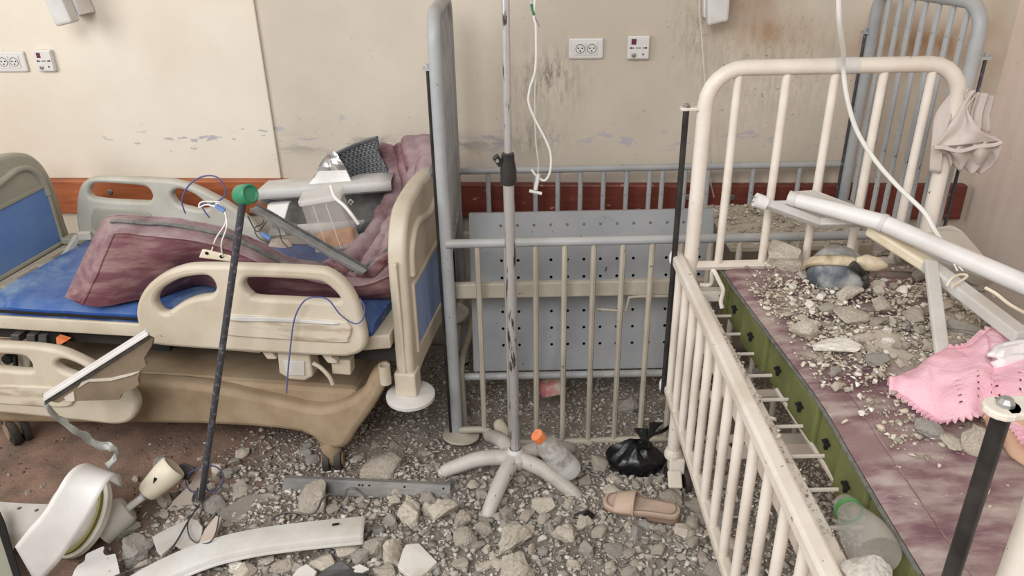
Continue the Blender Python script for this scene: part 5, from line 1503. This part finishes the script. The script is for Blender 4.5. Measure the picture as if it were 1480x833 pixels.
wire('white_lead', 'thin white lead at the right edge above the pink blanket', [at(a, b, y=c) for a, b, c in ((1424, 416, 1.50), (1440, 425, 1.48), (1462, 442, 1.45), (1500, 462, 1.42))], 0.0035, 'ivory', cat='cable')

# pink crochet blanket
Lp = [at(a, b, z=c) for a, b, c in ((1283, 558, 0.768), (1312, 541, 0.772), (1340, 522, 0.782), (1366, 508, 0.80), (1400, 504, 0.81), (1425, 485, 0.815), (1447, 476, 0.83), (1500, 470, 0.83))]
Rp = [at(a, b, z=c) for a, b, c in ((1285, 571, 0.768), (1304, 574, 0.768), (1322, 588, 0.768), (1342, 602, 0.768), (1368, 612, 0.775), (1398, 607, 0.79), (1428, 596, 0.80), (1500, 650, 0.82))]
pk = thing('crochet_blanket', 'pink crocheted baby blanket with a scalloped edge, at the right on the crib mattress', 'blanket', at(1380, 560, z=0.77))
rw = cloth(Lp, Rp, 70, 44, 0.010, 11, 6, lambda a, b: 0.022 * math.sin(b * PI) + 0.005 * math.sin(a * 20 + b * 5) + 0.0016 * math.sin(b * 44 * PI) + 0.0012 * math.sin(a * 70 * PI))
nn_ = sum(((r[-1] - r[0]).cross(V(1, 0, 0)).z for r in rw))
if (rw[30][22].z < 0.76):
    rw = cloth(Lp, Rp, 70, 44, 0.010, 11, 6, lambda a, b: -(0.022 * math.sin(b * PI) + 0.005 * math.sin(a * 20 + b * 5) + 0.0016 * math.sin(b * 44 * PI) + 0.0012 * math.sin(a * 70 * PI)))
for r in rw:
    for k in range(len(r)): r[k].z = max(r[k].z, 0.768)
mb = MB(); mb.v = [p for r in rw for p in r]
nvv = len(rw[0])
for i in range(len(rw) - 1):
    for k in range(nvv - 1):
        if i % 7 == 3 and k % 3 == 1 and 24 < k < 40 and 25 < i < 60: continue      # openwork rows
        mb.f.append((i * nvv + k, i * nvv + k + 1, (i + 1) * nvv + k + 1, (i + 1) * nvv + k))
mb.build('blanket', 'pink', pk, smooth=True, solid=0.005)
for edge, sg in (([r[-1] for r in rw], 1), ([r[0] for r in rw], -1)):
    tm_ = MB()
    for i in range(3, len(edge) - 3, 2):
        if sg < 0 and i < 30: continue
        a, b = edge[i - 1], edge[i + 1]; d = (b - a); o_ = V(d.y, -d.x, 0).normalized() * 0.012
        c = rw[i][20]
        if (edge[i] + o_ - c).length < (edge[i] - c).length: o_ = -o_
        tm_.slab([a, b, edge[i] + o_ + d * 0.1, edge[i] + o_ - d * 0.1], (0, 0, 0.005))
    tm_.build('scalloped_edge', 'pink', pk)
Lq = [at(a, b, z=c) for a, b, c in ((1418, 603, 0.80), (1432, 586, 0.82), (1455, 580, 0.84), (1500, 580, 0.86))]
Rq = [at(a, b, z=c) for a, b, c in ((1432, 622, 0.775), (1446, 640, 0.772), (1466, 664, 0.772), (1500, 684, 0.772))]
MB().grid(cloth(Lq, Rq, 14, 14, 0.008, 14, 3)).build('turned_hem', 'apricot', pk, smooth=True, solid=0.006)
Lw = [at(a, b, z=0.845) for a, b in ((1428, 514), (1436, 503), (1452, 496), (1500, 492))]
Rw = [at(a, b, z=0.83) for a, b in ((1432, 524), (1446, 532), (1470, 533), (1500, 532))]
tag(MB().grid(cloth(Lw, Rw, 16, 12, 0.006, 16, 7, lambda a, b: 0.016 * math.sin(b * PI) + 0.004 * math.sin(b * 16 + a * 3))).build('white_cloth', 'whitecloth', None, smooth=True, solid=0.006), 'folded white cloth on top of the pink blanket', 'cloth')

# beige vest hanging from the crib post
vs = thing('hanging_vest', 'dusty beige sleeveless vest hanging from the right post of the cream crib head', 'vest', at(1395, 240, y=1.85))
yv = 1.86
L1 = [at(1400, 128, y=1.87), at(1388, 158, y=1.855), at(1366, 192, y=1.845), at(1349, 213, y=1.84)]
R1 = [at(1412, 134, y=1.87), at(1400, 160, y=1.83), at(1418, 188, y=1.81), at(1447, 204, y=1.82)]
MB().grid(cloth(L1, R1, 26, 22, 0.007, 13, 3, lambda a, b: 0.008 * math.sin(b * 9 + a * 7))).build('front', 'beigecloth', vs, smooth=True, solid=0.003)
L2 = [at(1349, 213, y=1.842), at(1358, 220, y=1.85), at(1372, 228, y=1.86), at(1374, 240, y=1.865)]
R2 = [at(1447, 204, y=1.82), at(1446, 219, y=1.82), at(1436, 238, y=1.84), at(1416, 252, y=1.86)]
MB().grid(cloth(L2, R2, 16, 26, 0.010, 15, 5, lambda a, b: 0.012 * math.sin(b * 16))).build('gathered_hem', 'beigecloth', vs, smooth=True, solid=0.003)
hem = [L1[-1].lerp(R1[-1], f) + V(0, -0.004, 0.003 * math.sin(f * 12) - 0.012 * math.sin(f * PI)) for f in [i / 14 for i in range(15)]]
MB().tube(hem, 0.005, 6).build('hem_roll', 'beigecloth', vs, smooth=True)
L3 = [at(1414, 133, y=1.90), at(1408, 155, y=1.89), at(1404, 185, y=1.88)]
R3 = [at(1434, 140, y=1.91), at(1431, 165, y=1.90), at(1433, 192, y=1.88)]
MB().grid(cloth(L3, R3, 14, 14, 0.006, 12, 9, lambda a, b: 0.01 * math.sin(b * 14))).build('back', 'beigecloth', vs, smooth=True, solid=0.003)
L4 = [at(1373, 136, y=1.90), at(1352, 165, y=1.90), at(1346, 205, y=1.89), at(1343, 248, y=1.88)]
R4 = [at(1384, 142, y=1.90), at(1374, 172, y=1.885), at(1364, 210, y=1.87), at(1360, 250, y=1.87)]
MB().grid(cloth(L4, R4, 20, 10, 0.006, 12, 2)).build('tail', 'beigecloth', vs, smooth=True, solid=0.003)

# clear bottle with a green ring between ledge and foam
ba, bb = at(1226, 737, z=0.725), at(1262, 795, z=0.735)
d_ = (bb - ba).normalized()
Lb = (bb - ba).length
bt = thing('plastic_bottle', 'empty clear bottle with a green neck ring wedged beside the green foam', 'bottle', ba.lerp(bb, 0.5) + V(0, 0, -0.03))
MB().lathe([(0.016, -0.02), (0.0185, -0.012), (0.019, 0.0), (0.024, 0.018), (0.033, 0.048), (0.037, 0.066), (0.0375, 0.105), (0.035, 0.114), (0.02, 0.106), (0.004, 0.104)], ba, d_, 26).build('body', 'clear', bt, smooth=True)
MB().lathe([(0.0195, -0.006), (0.0225, -0.006), (0.0225, 0.003), (0.0195, 0.003), (0.0195, -0.006)], ba + d_ * 0.004, d_, 26, cap=False).build('green_ring', 'greenring', bt, smooth=True)
# pale debris at the bottom edge of the crib
p = at(1262, 828, z=0.72)
rock('plaster_chunk', p, (0.035, 0.03, 0.016), 'rockwhite', 77, 'pale rounded plaster piece at the bottom edge below the green-ringed bottle', 'rubble')
# black bent hook and white stick behind the gate bars
wire('bent_hook', 'black bent wire hook behind the lowered gate bars', [at(a, b, y=1.4) for a, b in ((1056, 642), (1060, 646), (1070, 645), (1076, 637))], 0.004, 'black', cat='hook')
wire('white_stick', 'short white stick behind the lowered gate bars', [at(1054, 696, z=0.12), at(1066, 726, z=0.05)], 0.006, 'white', 1, cat='stick')

# ------------------------------------------------------------------ infusion stand in the middle
hub = at(745, 655, y=1.88); hub.z = 0.115
iv = thing('infusion_stand', 'worn chrome infusion stand on a dusty five-legged base in the middle', 'infusion stand', V(hub.x, hub.y, 0.03))
ends = [at(640, 683, z=0.065), at(703, 750, z=0.05), at(838, 722, z=0.055)]
ends += [V(hub.x - 0.10, hub.y + 0.18, 0.05), V(hub.x + 0.17, hub.y + 0.12, 0.05)]
MB().lathe([(0.0, -0.03), (0.042, -0.025), (0.05, -0.005), (0.047, 0.008), (0.03, 0.016), (0.0, 0.016)], hub, (0, 0, 1), 24, cap=False).build('hub', 'standleg', iv, smooth=True)
MB().lathe([(0.026, 0.0), (0.026, 0.006), (0.018, 0.014), (0.018, 0.0)], hub + V(0, 0, 0.013), (0, 0, 1), 24).build('collar_ring', 'whitegrey', iv, smooth=True)
for e in ends:
    h = hub + V(0, 0, -0.008); m1 = h.lerp(e, 0.45) + V(0, 0, 0.022); m2 = h.lerp(e, 0.85) + V(0, 0, 0.01)
    MB().tube(spline([h, m1, m2, e], 6), [0.026 - 0.006 * i / 18 for i in range(18)] + [0.0175], 12).build('leg', 'standleg', iv, smooth=True)
    MB().lathe([(0.0, -0.014), (0.012, -0.012), (0.0175, 0), (0.012, 0.012), (0, 0.014)], e, (0.3, 0.2, 1), 12, cap=False).build('leg_tip', 'standleg', iv, smooth=True)
pt0 = hub + V(0, 0, 0.01); ptm = at(735, 262, y=1.885); ptt = at(730.5, 0, y=1.888)
MB().tube([pt0, ptm], 0.0145, 16).build('lower_pole', 'chrome', iv, smooth=True)
ptt2 = ptm.lerp(ptt, 1.75)
MB().tube([ptm.lerp(pt0, 0.03), ptt2], 0.0095, 14).build('upper_pole', 'chrome', iv, smooth=True)
cd = (ptm - pt0).normalized()
MB().lathe([(0.0125, 0.075), (0.0165, 0.072), (0.0165, 0.055), (0.021, 0.03), (0.021, -0.005), (0.0175, -0.008)], ptm, cd, 18).build('height_collar', 'black', iv, smooth=True)
MB().beam(ptm + V(-0.018, 0, 0.06), ptm + V(-0.032, -0.002, 0.05), 0.016, 0.03).build('clamp_tab', 'black', iv, bevel=0.003)
MB().lathe([(0.0045, 0), (0.0045, 0.006)], ptm + V(-0.026, -0.012, 0.058), (0, -1, 0), 10).build('screw', 'alu', iv)
MB().tube(spline([ptt2 + V(-0.09, 0, 0.02), ptt2 + V(-0.08, 0, -0.015), ptt2, ptt2 + V(0.06, 0.01, 0), ptt2 + V(0.11, 0.03, -0.015), ptt2 + V(0.12, 0.03, 0.02)], 5), 0.004, 8).build('hook', 'chrome', iv, smooth=True)
# infusion line hanging from it
il = thing('infusion_line', 'clear infusion tubing with a white connector hanging beside the stand', 'tubing', at(775, 278, y=1.93))
top = ptt2 + V(0.11, 0.03, -0.02)
tb_ = [top] + [at(a, b, y=c) for a, b, c in ((773, 0, 1.93), (774.5, 40, 1.93), (774, 98, 1.93), (766, 127, 1.93), (764, 148, 1.93), (773, 172, 1.93), (789, 203, 1.93), (796, 224, 1.93), (795, 248, 1.93), (787, 261, 1.93), (775, 254, 1.93), (768, 245, 1.93))]
MB().tube(spline(tb_, 6), 0.003, 8).build('tube', 'cablewhite', il, smooth=True)
MB().tube(spline([at(766, 0, y=1.935), at(771, 18, y=1.935), at(775, 60, y=1.935), at(773, 140, y=1.935), at(774, 200, y=1.935), at(778, 235, y=1.935), at(777, 256, y=1.93)], 6), 0.002, 8).build('thin_tube', 'pvc', il, smooth=True)
MB().tube([at(778, 252, y=1.925), at(774, 274, y=1.925)], 0.0055, 10).build('connector', 'white', il, smooth=True)
MB().tube([at(765, 276, y=1.925), at(783, 280, y=1.925)], 0.0045, 10).build('connector_wing', 'white', il, smooth=True)
MB().tube([at(768, 6, y=1.93), at(772, 22, y=1.93)], 0.0035, 8).build('green_needle_hub', 'greencap', il, smooth=True)
MB().tube([at(772, 22, y=1.93), at(780, 39, y=1.93)], 0.0012, 6).build('needle', 'alu', il, smooth=True)
wire('wall_tubing', 'thin pale tubing hanging along the wall left of the cream head rail', [(0.44, 2.70, 1.6)] + [tuple(at(a, b, y=2.70)) for a, b in ((1011, 0), (1014, 50), (1018, 110), (1022, 180), (1025, 250), (1032, 285))], 0.003, 'pvc', cat='tubing')

# ------------------------------------------------------------------ bottle with the orange cap, black bag, slipper
b0_, b1_ = at(778, 631, y=1.80), at(834, 697, y=1.83)
b1_.z = 0.08
d_ = (b1_ - b0_).normalized()
ob = thing('plastic_bottle', 'dusty clear bottle with an orange cap leaning on the stand leg', 'bottle', b1_ + V(0, 0, -0.03))
MB().lathe([(0.0, 0.004), (0.0155, 0.004), (0.0165, 0.018), (0.030, 0.034), (0.0365, 0.052), (0.0365, 0.075), (0.0352, 0.08), (0.0365, 0.086), (0.0365, 0.12), (0.0352, 0.126), (0.0365, 0.132), (0.0365, 0.168), (0.031, 0.178), (0.0, 0.18)], b0_, d_, 28, cap=False).build('body', 'bottle', ob, smooth=True)
MB().lathe([(0.0, -0.012), (0.0175, -0.011), (0.0195, -0.008), (0.0195, 0.012), (0.0, 0.012)], b0_, d_, 20, cap=False).build('cap', 'orange', ob)

bgc = floor_at(918, 684) + V(0, 0.02, 0.035)
bag = thing('black_bag', 'knotted black plastic bag on the rubble by the crib caster', 'bag', bgc + V(0, 0, -0.04))
rows = []
for i in range(17):
    f = i / 16; th_ = PI * f
    row = []
    for k in range(32):
        a = 2 * PI * k / 32
        rr = math.sin(th_) ** 0.8
        neck = 1.0
        p = V(0.088 * rr * math.cos(a), 0.06 * rr * math.sin(a), 0.048 * -math.cos(th_))
        if f > 0.62:
            g_ = (f - 0.62) / 0.38; p = V(p.x * (1 - 0.5 * g_), p.y * (1 - 0.5 * g_), p.z + 0.03 * g_)
        p += p.normalized() * (0.012 * fbm(p, 26, 3) + 0.007 * math.sin(a * 9 + f * 3) * f)
        row.append(bgc + p)
    rows.append(row)
MB().grid(rows, wrap=True).build('bag_body', 'blackbag', bag, smooth=True)
kn = at(931, 638, y=1.86)
for dx, dz, dy in ((-0.022, 0.045, 0.0), (0.085, 0.028, 0.05), (0.03, 0.045, 0.03)):
    t_ = kn + V(dx, dy, dz)
    MB().grid(cloth([kn + V(-0.02, 0, -0.03), kn + V(-0.008, 0, 0), t_ + V(-0.012, 0, 0)], [kn + V(0.024, 0.01, -0.032), kn + V(0.012, 0.006, 0), t_ + V(0.03, 0.02, -0.012)], 10, 6, 0.012, 25, dx * 50)).build('bag_tail', 'blackbag', bag, smooth=True, solid=0.002)
sc = floor_at(845, 752)
me = hull(55, 0.038, 0.026, 0.016, 12)
o = bpy.data.objects.new('black_scrap', me); C.objects.link(o); me.materials.append(M['blackbag']); o.location = sc + V(0, 0, 0.012)
tag(o, 'small black plastic scrap below the right stand leg tip', 'scrap')

# slipper: toe to the left
toe, heel = floor_at(872, 733) + V(0, 0, 0.028), floor_at(981, 757) + V(0, 0, 0.042)
ax_ = (heel - toe).normalized(); sd_ = V(-ax_.y, ax_.x, 0).normalized(); upv = ax_.cross(sd_)
if upv.z < 0: upv = -upv
LEN = (heel - toe).length
slp = thing('slipper', 'dusty beige open-toed slipper lying in the rubble', 'slipper', toe.lerp(heel, 0.5) + V(0, 0, -0.03))
half = [(0.0, 0.006), (0.02, 0.020), (0.07, 0.029), (0.16, 0.036), (0.30, 0.038), (0.45, 0.034), (0.60, 0.029), (0.78, 0.027), (0.90, 0.026), (0.97, 0.020), (1.0, 0.007)]
ol = [toe + ax_ * (LEN * f) + sd_ * w for f, w in half] + [toe + ax_ * (LEN * f) - sd_ * (w * 0.95) for f, w in reversed(half)]
foot = [p + upv * 0.003 for p in spline(ol, 3, True)]
MB().slab(foot, -upv * 0.013).build('footbed', 'slipper', slp, bevel=0.003)
cen_ = sum(foot, V(0, 0, 0)) / len(foot)
hl = [p - upv * 0.013 for p in foot if (p - toe).dot(ax_) > LEN * 0.55]
MB().slab([cen_.lerp(p, 0.97) - upv * 0.010 if False else p for p in hl], -upv * 0.02).build('heel_block', 'sole', slp, bevel=0.003)
MB().slab([cen_.lerp(p, 1.0) - upv * 0.0125 for p in foot], -upv * 0.007).build('sole', 'sole', slp, bevel=0.002)
MB().tube([cen_.lerp(p, 0.9) + upv * 0.0035 for p in foot], 0.0016, 5, closed=True).build('stitched_edge', 'sole', slp, smooth=True)
rows = []
for i in range(8):
    f = 0.17 + 0.25 * i / 7
    row = []
    for k in range(13):
        t = PI * k / 12
        row.append(toe + ax_ * (LEN * f) + sd_ * (math.cos(t) * 0.040) + upv * (0.038 * math.sin(t) * (0.6 + 0.55 * i / 7) - 0.006))
    rows.append(row)
MB().grid(rows).build('strap', 'slipper', slp, smooth=True, solid=0.004)
MB().tube(rows[-1], 0.003, 6).build('strap_piping', 'slipper', slp, smooth=True)
# pink packet
pk_ = [at(778, 553, y=2.25), at(793, 546, y=2.25), at(815, 548, y=2.24)]
pk2 = [at(783, 576, y=2.22), at(797, 573, y=2.21), at(816, 570, y=2.21)]
tag(MB().grid(cloth(pk_, pk2, 10, 8, 0.008, 20, 2)).build('snack_packet', 'packet', None, smooth=True, solid=0.003), 'crumpled pink and red packet on the rubble behind the middle crib bars', 'packet')
ec = floor_at(726, 640) + V(0, 0.03, 0.02)
tag(MB().grid(blobrows(ec, V(0.4, -0.75, -0.3).normalized(), V(0.85, 0.5, 0), V(-0.1, 0.2, 0.95), 0.085, [(0, .006), (.06, .02), (.3, .025), (.8, .025), (1, .022)], amp=0.04), wrap=True).build('cream_cap', 'ivory', None, smooth=True), 'rounded cream plastic cap lying behind the stand pole', 'cap')

# ------------------------------------------------------------------ foreground at left
# round white lamp lying on its side
lc = at(115, 743, z=0.10)
la = V(0.42, 0.56, -0.71).normalized()       # axis from the dish to the neck
rl = thing('round_lamp', 'round white enamel lamp with an olive ring, fallen on its side at lower left', 'lamp', V(lc.x, lc.y, 0.01))
RL = 0.120
MB().lathe([(0.0, -0.066), (0.045, -0.062), (0.08, -0.05), (0.098, -0.036), (0.106, -0.022), (0.106, -0.016), (0.114, -0.012), (RL, -0.006), (RL, 0.008), (RL - 0.008, 0.016), (RL - 0.03, 0.024), (0.05, 0.03), (0.0, 0.03)], lc, la, 56, cap=False).build('dish', 'enamel', rl, smooth=True)
MB().lathe([(0.105, -0.024), (0.1125, -0.022), (0.1125, -0.013), (0.105, -0.013)], lc, la, 56, cap=False).build('olive_ring', 'olive', rl, smooth=True)
rb2 = at(213, 714, y=1.68)
n0 = at(158, 755, z=0.055); nx = (rb2 - n0).normalized()
MB().lathe([(0.0, -0.03), (0.052, -0.03), (0.05, 0.0), (0.044, 0.05), (0.037, 0.06), (0.0, 0.06)], n0, nx, 28, cap=False).build('neck', 'enamel', rl, smooth=True)
ra = n0 + nx * 0.05
MB().tube([ra, rb2], 0.0105, 12).build('arm', 'white', rl, smooth=True)
cupd = (at(238, 688, y=1.72) - at(209, 716, y=1.68)).normalized()
c0_ = at(211, 714, y=1.68)
MB().lathe([(0.012, -0.006), (0.018, -0.004), (0.018, 0.004), (0.012, 0.006)], c0_ - cupd * 0.004, cupd, 16).build('joint', 'alu', rl, smooth=True)
MB().lathe([(0.0, 0.0), (0.026, 0.0), (0.032, 0.01), (0.041, 0.07), (0.042, 0.10), (0.038, 0.107), (0.03, 0.104), (0.0, 0.10)], c0_, cupd, 26, cap=False).build('cup', 'ivory', rl, smooth=True)
MB().slab([c0_ + cupd * 0.06 + V(-0.004, -0.042, 0.014), c0_ + cupd * 0.075 + V(-0.004, -0.042, 0.016), c0_ + cupd * 0.068 + V(-0.004, -0.042, 0.028)], V(0, 0.004, 0)).build('black_mark', 'dark', rl)
# curled white strip in front of it
cl_px = [((22, 790), (54, 846), 1.40), ((40, 767), (84, 814), 1.40), ((62, 742), (105, 784), 1.41), ((80, 714), (128, 748), 1.43), ((94, 690), (146, 712), 1.46), ((108, 676), (159, 693), 1.50), ((122, 671), (170, 686), 1.54), ((136, 674), (175, 694), 1.60), ((142, 684), (176, 706), 1.64)]
Lc = [at(a[0], a[1], y=y) for a, b, y in cl_px]; Rc = [at(b[0], b[1], y=y) for a, b, y in cl_px]
for p in Lc + Rc: p.z = max(p.z, 0.012)
cs_ = thing('curled_strip', 'wide white plastic strip curled over the round lamp at lower left', 'strip', at(80, 760, y=1.42))
rwc = cloth(Lc, Rc, 30, 8, 0.0, 1, 1)
MB().grid(rwc).build('strip', 'whitemat', cs_, smooth=True, solid=0.003)
for s in (3, 4, 5):
    MB().tube([r[s] + V(0, 0, 0.0012) for r in rwc[3:11]], 0.0008, 4).build('score_line', 'whitegrey', cs_)
# panels and scraps at the left edge


def scrap(name, label, cat, pts, m_, th, bev=0.002, parent=None):
    o = MB().slab(pts, V(0, 0, -th)).build(name, m_, parent, bevel=bev)
    return tag(o, label, cat) if parent is None else o


def fl(pxs, z):
    return [at(a, b, z=z) for a, b in pxs]


wp = thing('fallen_sheet', 'flat white sheet with screw holes on the bare floor at the left edge', 'panel', at(30, 770, z=0.03))
scrap('sheet', None, None, fl(((-20, 724), (40, 728), (77, 729), (60, 765), (20, 790), (15, 800), (0, 800), (-20, 790)), 0.035), 'whitegrey', 0.006, 0.001, wp)
for a, b in ((28, 735), (53, 738)):
    MB().lathe([(0.006, 0), (0.006, 0.001)], at(a, b, z=0.0352), (0, 0, 1), 12).lathe([(0.0026, 0.001), (0.0026, 0.0015)], at(a, b, z=0.0352), (0, 0, 1), 8).build('screw_hole', 'zinc', wp)
gp_ = thing('grey_green_board', 'grey-green board with a dark broken edge in the lower left corner', 'board', at(0, 820, z=0.05))
scrap('board', None, None, fl(((-40, 760), (2, 770), (22, 822), (33, 850), (-40, 850)), 0.07), 'greygreen', 0.012, 0.002, gp_)
scrap('dark_edge', None, None, fl(((-5, 728), (6, 752), (18, 795), (36, 850), (24, 850), (8, 800), (-8, 752)), 0.075), 'dark', 0.02, 0.003, gp_)
wz = thing('notched_white_plate', 'small white notched plate with screw holes under the round lamp', 'plate', at(140, 815, z=0.03))
scrap('plate', None, None, spline(fl(((103, 850), (105, 831), (112, 818), (122, 811), (124, 802), (135, 796), (150, 790), (149, 798), (154, 803), (163, 801), (168, 805), (170, 850)), 0.075), 3, True), 'whitemat', 0.006, 0.001, wz)
for a, b in ((156, 808), (158, 826)):
    MB().lathe([(0.0035, 0), (0.0035, 0.0006)], at(a, b, z=0.0752), (0, 0, 1), 10).build('screw_hole', 'whitegrey', wz)
scrap('broken_board', 'pale pinkish board fragment leaning by the foot of the steel rod', 'board', [at(a, b, y=c) for a, b, c in ((241, 737, 1.71), (252, 722, 1.74), (275, 699, 1.79), (295, 668, 1.86), (296, 690, 1.83), (293, 704, 1.80), (283, 728, 1.74), (270, 746, 1.70), (262, 740, 1.71))], 'tile_pink', 0.012)
scrap('broken_tile', 'broken white tile fragment with a jagged lower edge, left of the trunking', 'tile', fl(((220, 776), (241, 764), (275, 749), (286, 752), (293, 762), (291, 776), (283, 789), (272, 794), (264, 793), (252, 786), (242, 795), (233, 803), (226, 795)), 0.085), 'whitegrey', 0.012)
scrap('tan_board_strip', 'narrow tan board strip beside the broken white tile', 'board', fl(((284, 792), (296, 765), (312, 745), (320, 748), (313, 770), (302, 792)), 0.095), 'tile_pink', 0.012)
scrap('laminate_scrap', 'grey streaked laminate scrap above the white trunking', 'laminate', [at(a, b, y=c) for a, b, c in ((318, 739, 1.68), (353, 717, 1.74), (395, 712, 1.75), (428, 708, 1.76), (432, 730, 1.70), (389, 757, 1.63), (360, 755, 1.63), (318, 753, 1.64))], 'slate', 0.012)
scrap('hexagonal_tile', 'white roughly hexagonal tile piece with a tan stain, near the bottom edge', 'tile', [at(a, b, z=c) for a, b, c in ((582, 794, 0.105), (587, 787, 0.107), (605, 785, 0.10), (632, 812, 0.09), (617, 827, 0.092), (600, 840, 0.094), (575, 819, 0.102))], 'tile', 0.016)
scrap('white_plaster_bit', 'white plaster flake left of the black plastic piece', 'plaster', fl(((418, 838), (430, 822), (443, 815), (458, 826), (450, 840)), 0.10), 'tile', 0.012)
scrap('white_chip', 'small white chip right of the black plastic piece', 'chip', fl(((508, 820), (520, 815), (534, 822), (524, 827), (512, 826)), 0.10), 'tile', 0.006)
scrap('black_plastic_piece', 'black folded plastic piece at the bottom edge', 'plastic piece', [at(a, b, z=c) for a, b, c in ((446, 842, 0.085), (466, 824, 0.10), (494, 808, 0.12), (508, 820, 0.105), (530, 828, 0.09), (532, 842, 0.085))], 'black', 0.02, 0.004)
scrap('dark_pink_chip', 'dark pinkish chip right of the steel rod foot', 'chip', [at(a, b, z=c) for a, b, c in ((307, 672, 0.06), (318, 671, 0.06), (320, 678, 0.05), (312, 686, 0.045), (305, 680, 0.05))], 'rocktan', 0.008)
# dark curved holder behind the cup
MB_ = MB().grid(cloth([at(258, 692, y=1.76), at(256, 676, y=1.77), at(265, 669, y=1.77)], [at(272, 694, y=1.75), at(280, 684, y=1.76), at(283, 676, y=1.77)], 8, 6, 0.002, 9, 2)).build('dark_cup_piece', 'rubber', None, smooth=True, solid=0.004)
tag(MB_, 'dark curved broken plastic piece behind the white cup', 'plastic piece')
# metal channel
ch = thing('metal_channel', 'long dark grey metal channel lying on the rubble in front of the bed', 'channel', at(530, 697, z=0.06))
a0, a1 = at(412, 688, z=0.085), at(652, 698, z=0.085)
dch = (a1 - a0).normalized(); sch = V(dch.y, -dch.x, 0)     # towards the camera
MB().slab([a0, a1, a1 + V(0, 0, -0.004) + sch * 0.012, a0 + V(0, 0, -0.004) + sch * 0.012], V(0, 0, 0.0025)).build('top_flange', 'zinc', ch)
MB().slab([a0 + sch * 0.012, a1 + sch * 0.012, a1 + sch * 0.036 + V(0, 0, -0.03), a0 + sch * 0.036 + V(0, 0, -0.03)], V(0, 0, 0.0025)).build('web', 'zinc', ch)
MB().slab([a0 + sch * 0.036 + V(0, 0, -0.03), a1 + sch * 0.036 + V(0, 0, -0.03), a1 + sch * 0.043 + V(0, 0, -0.032), a0 + sch * 0.043 + V(0, 0, -0.032)], V(0, 0, 0.003)).build('lower_lip', 'alu', ch)
for f in (0.46, 0.48, 0.52, 0.73, 0.96):
    MB().lathe([(0.0032, 0), (0.0032, 0.001)], a0.lerp(a1, f) + sch * 0.02 + V(0, 0, -0.0065), (sch + V(0, 0, 0.8)), 8).build('hole', 'dark', ch)
scrap('grey_bracket', 'dark grey bent bracket under the right end of the metal channel', 'bracket', [at(a, b, z=c) for a, b, c in ((594, 712, 0.05), (640, 700, 0.06), (652, 690, 0.065), (662, 700, 0.06), (668, 718, 0.05), (655, 726, 0.045), (630, 722, 0.045))], 'zinc', 0.004, 0.001)
# curved white cable trunking
tk = thing('cable_trunking', 'long bent white plastic trunking lying across the rubble at the bottom', 'trunking', at(380, 790, z=0.06))
cl = spline([at(190, 850, z=0.075), at(240, 822, z=0.085), at(300, 797, z=0.10), at(360, 782, z=0.11), at(420, 773, z=0.115), at(475, 767, z=0.12), at(527, 762, z=0.125)], 6)
rows = []
for i, p in enumerate(cl):
    T = (cl[min(i + 1, len(cl) - 1)] - cl[max(i - 1, 0)]).normalized(); s_ = V(T.y, -T.x, 0).normalized()
    row = []
    for f, z_ in ((-0.042, -0.016), (-0.042, -0.002), (-0.036, 0.004), (0.0, 0.006), (0.026, 0.002), (0.034, -0.004), (0.038, -0.014), (0.046, -0.018)):
        row.append(p + s_ * f + V(0, 0, z_))
    rows.append(row)
MB().grid(rows).build('trunking', 'whitegrey', tk, smooth=True, solid=0.0025)
e = cl[-6]
T = (cl[-1] - cl[-6]).normalized()
MB().beam(at(480, 759, z=0.1325), at(490, 757, z=0.1325), 0.005, 0.003).build('slot', 'dark', tk)
MB().tube([r[5] + V(0, 0, 0.001) for r in rows], 0.0012, 5).build('edge_line', 'whitegrey', tk, smooth=True)
# wires over the rubble
wire('black_wire', 'thin black wire running from the steel rod foot down to the lower left', [at(a, b, z=c) for a, b, c in ((288, 730, 0.09), (282, 738, 0.10), (270, 757, 0.105), (256, 782, 0.10), (244, 797, 0.10), (232, 810, 0.085), (205, 820, 0.08), (175, 830, 0.08), (150, 842, 0.08))], 0.0026, 'cabledark')
wire('black_wire', 'thin dark wire looped on the broken white tile', [at(a, b, z=c) for a, b, c in ((276, 745, 0.11), (271, 760, 0.10), (275, 778, 0.10), (288, 786, 0.10), (303, 784, 0.11), (312, 770, 0.12), (317, 745, 0.13))], 0.0020, 'cabledark')
wire('grey_lead', 'grey lead bent around the foot of the steel rod', [at(a, b, y=c) for a, b, c in ((286, 706, 1.70), (284, 722, 1.69), (292, 732, 1.68), (288, 748, 1.66), (294, 757, 1.66), (304, 752, 1.66), (312, 742, 1.67))], 0.0036, 'zinc')
wire('violet_wire', 'violet wire loop behind the foot of the steel rod', [at(a, b, y=1.76) for a, b in ((291, 676), (275, 683), (268, 690), (270, 702), (277, 711), (286, 709))] , 0.0020, 'cableblue')
wire('violet_wire', 'violet wire loop to the right of the steel rod foot', [at(a, b, y=1.75) for a, b in ((302, 673), (314, 676), (323, 688), (320, 702), (310, 711), (300, 709), (294, 703))], 0.0024, 'cableblue')
wire('grey_wire', 'grey wire snaking from the trunking over the rubble to the channel', [at(a, b, z=c) for a, b, c in ((393, 752, 0.12), (402, 745, 0.12), (420, 741, 0.12), (445, 744, 0.125), (458, 738, 0.13), (466, 722, 0.13), (478, 715, 0.125), (486, 722, 0.11), (494, 724, 0.11), (499, 716, 0.11), (502, 708, 0.115), (512, 706, 0.115), (522, 712, 0.10), (533, 722, 0.08))], 0.0032, 'zinc')
bpy.context.view_layer.update()
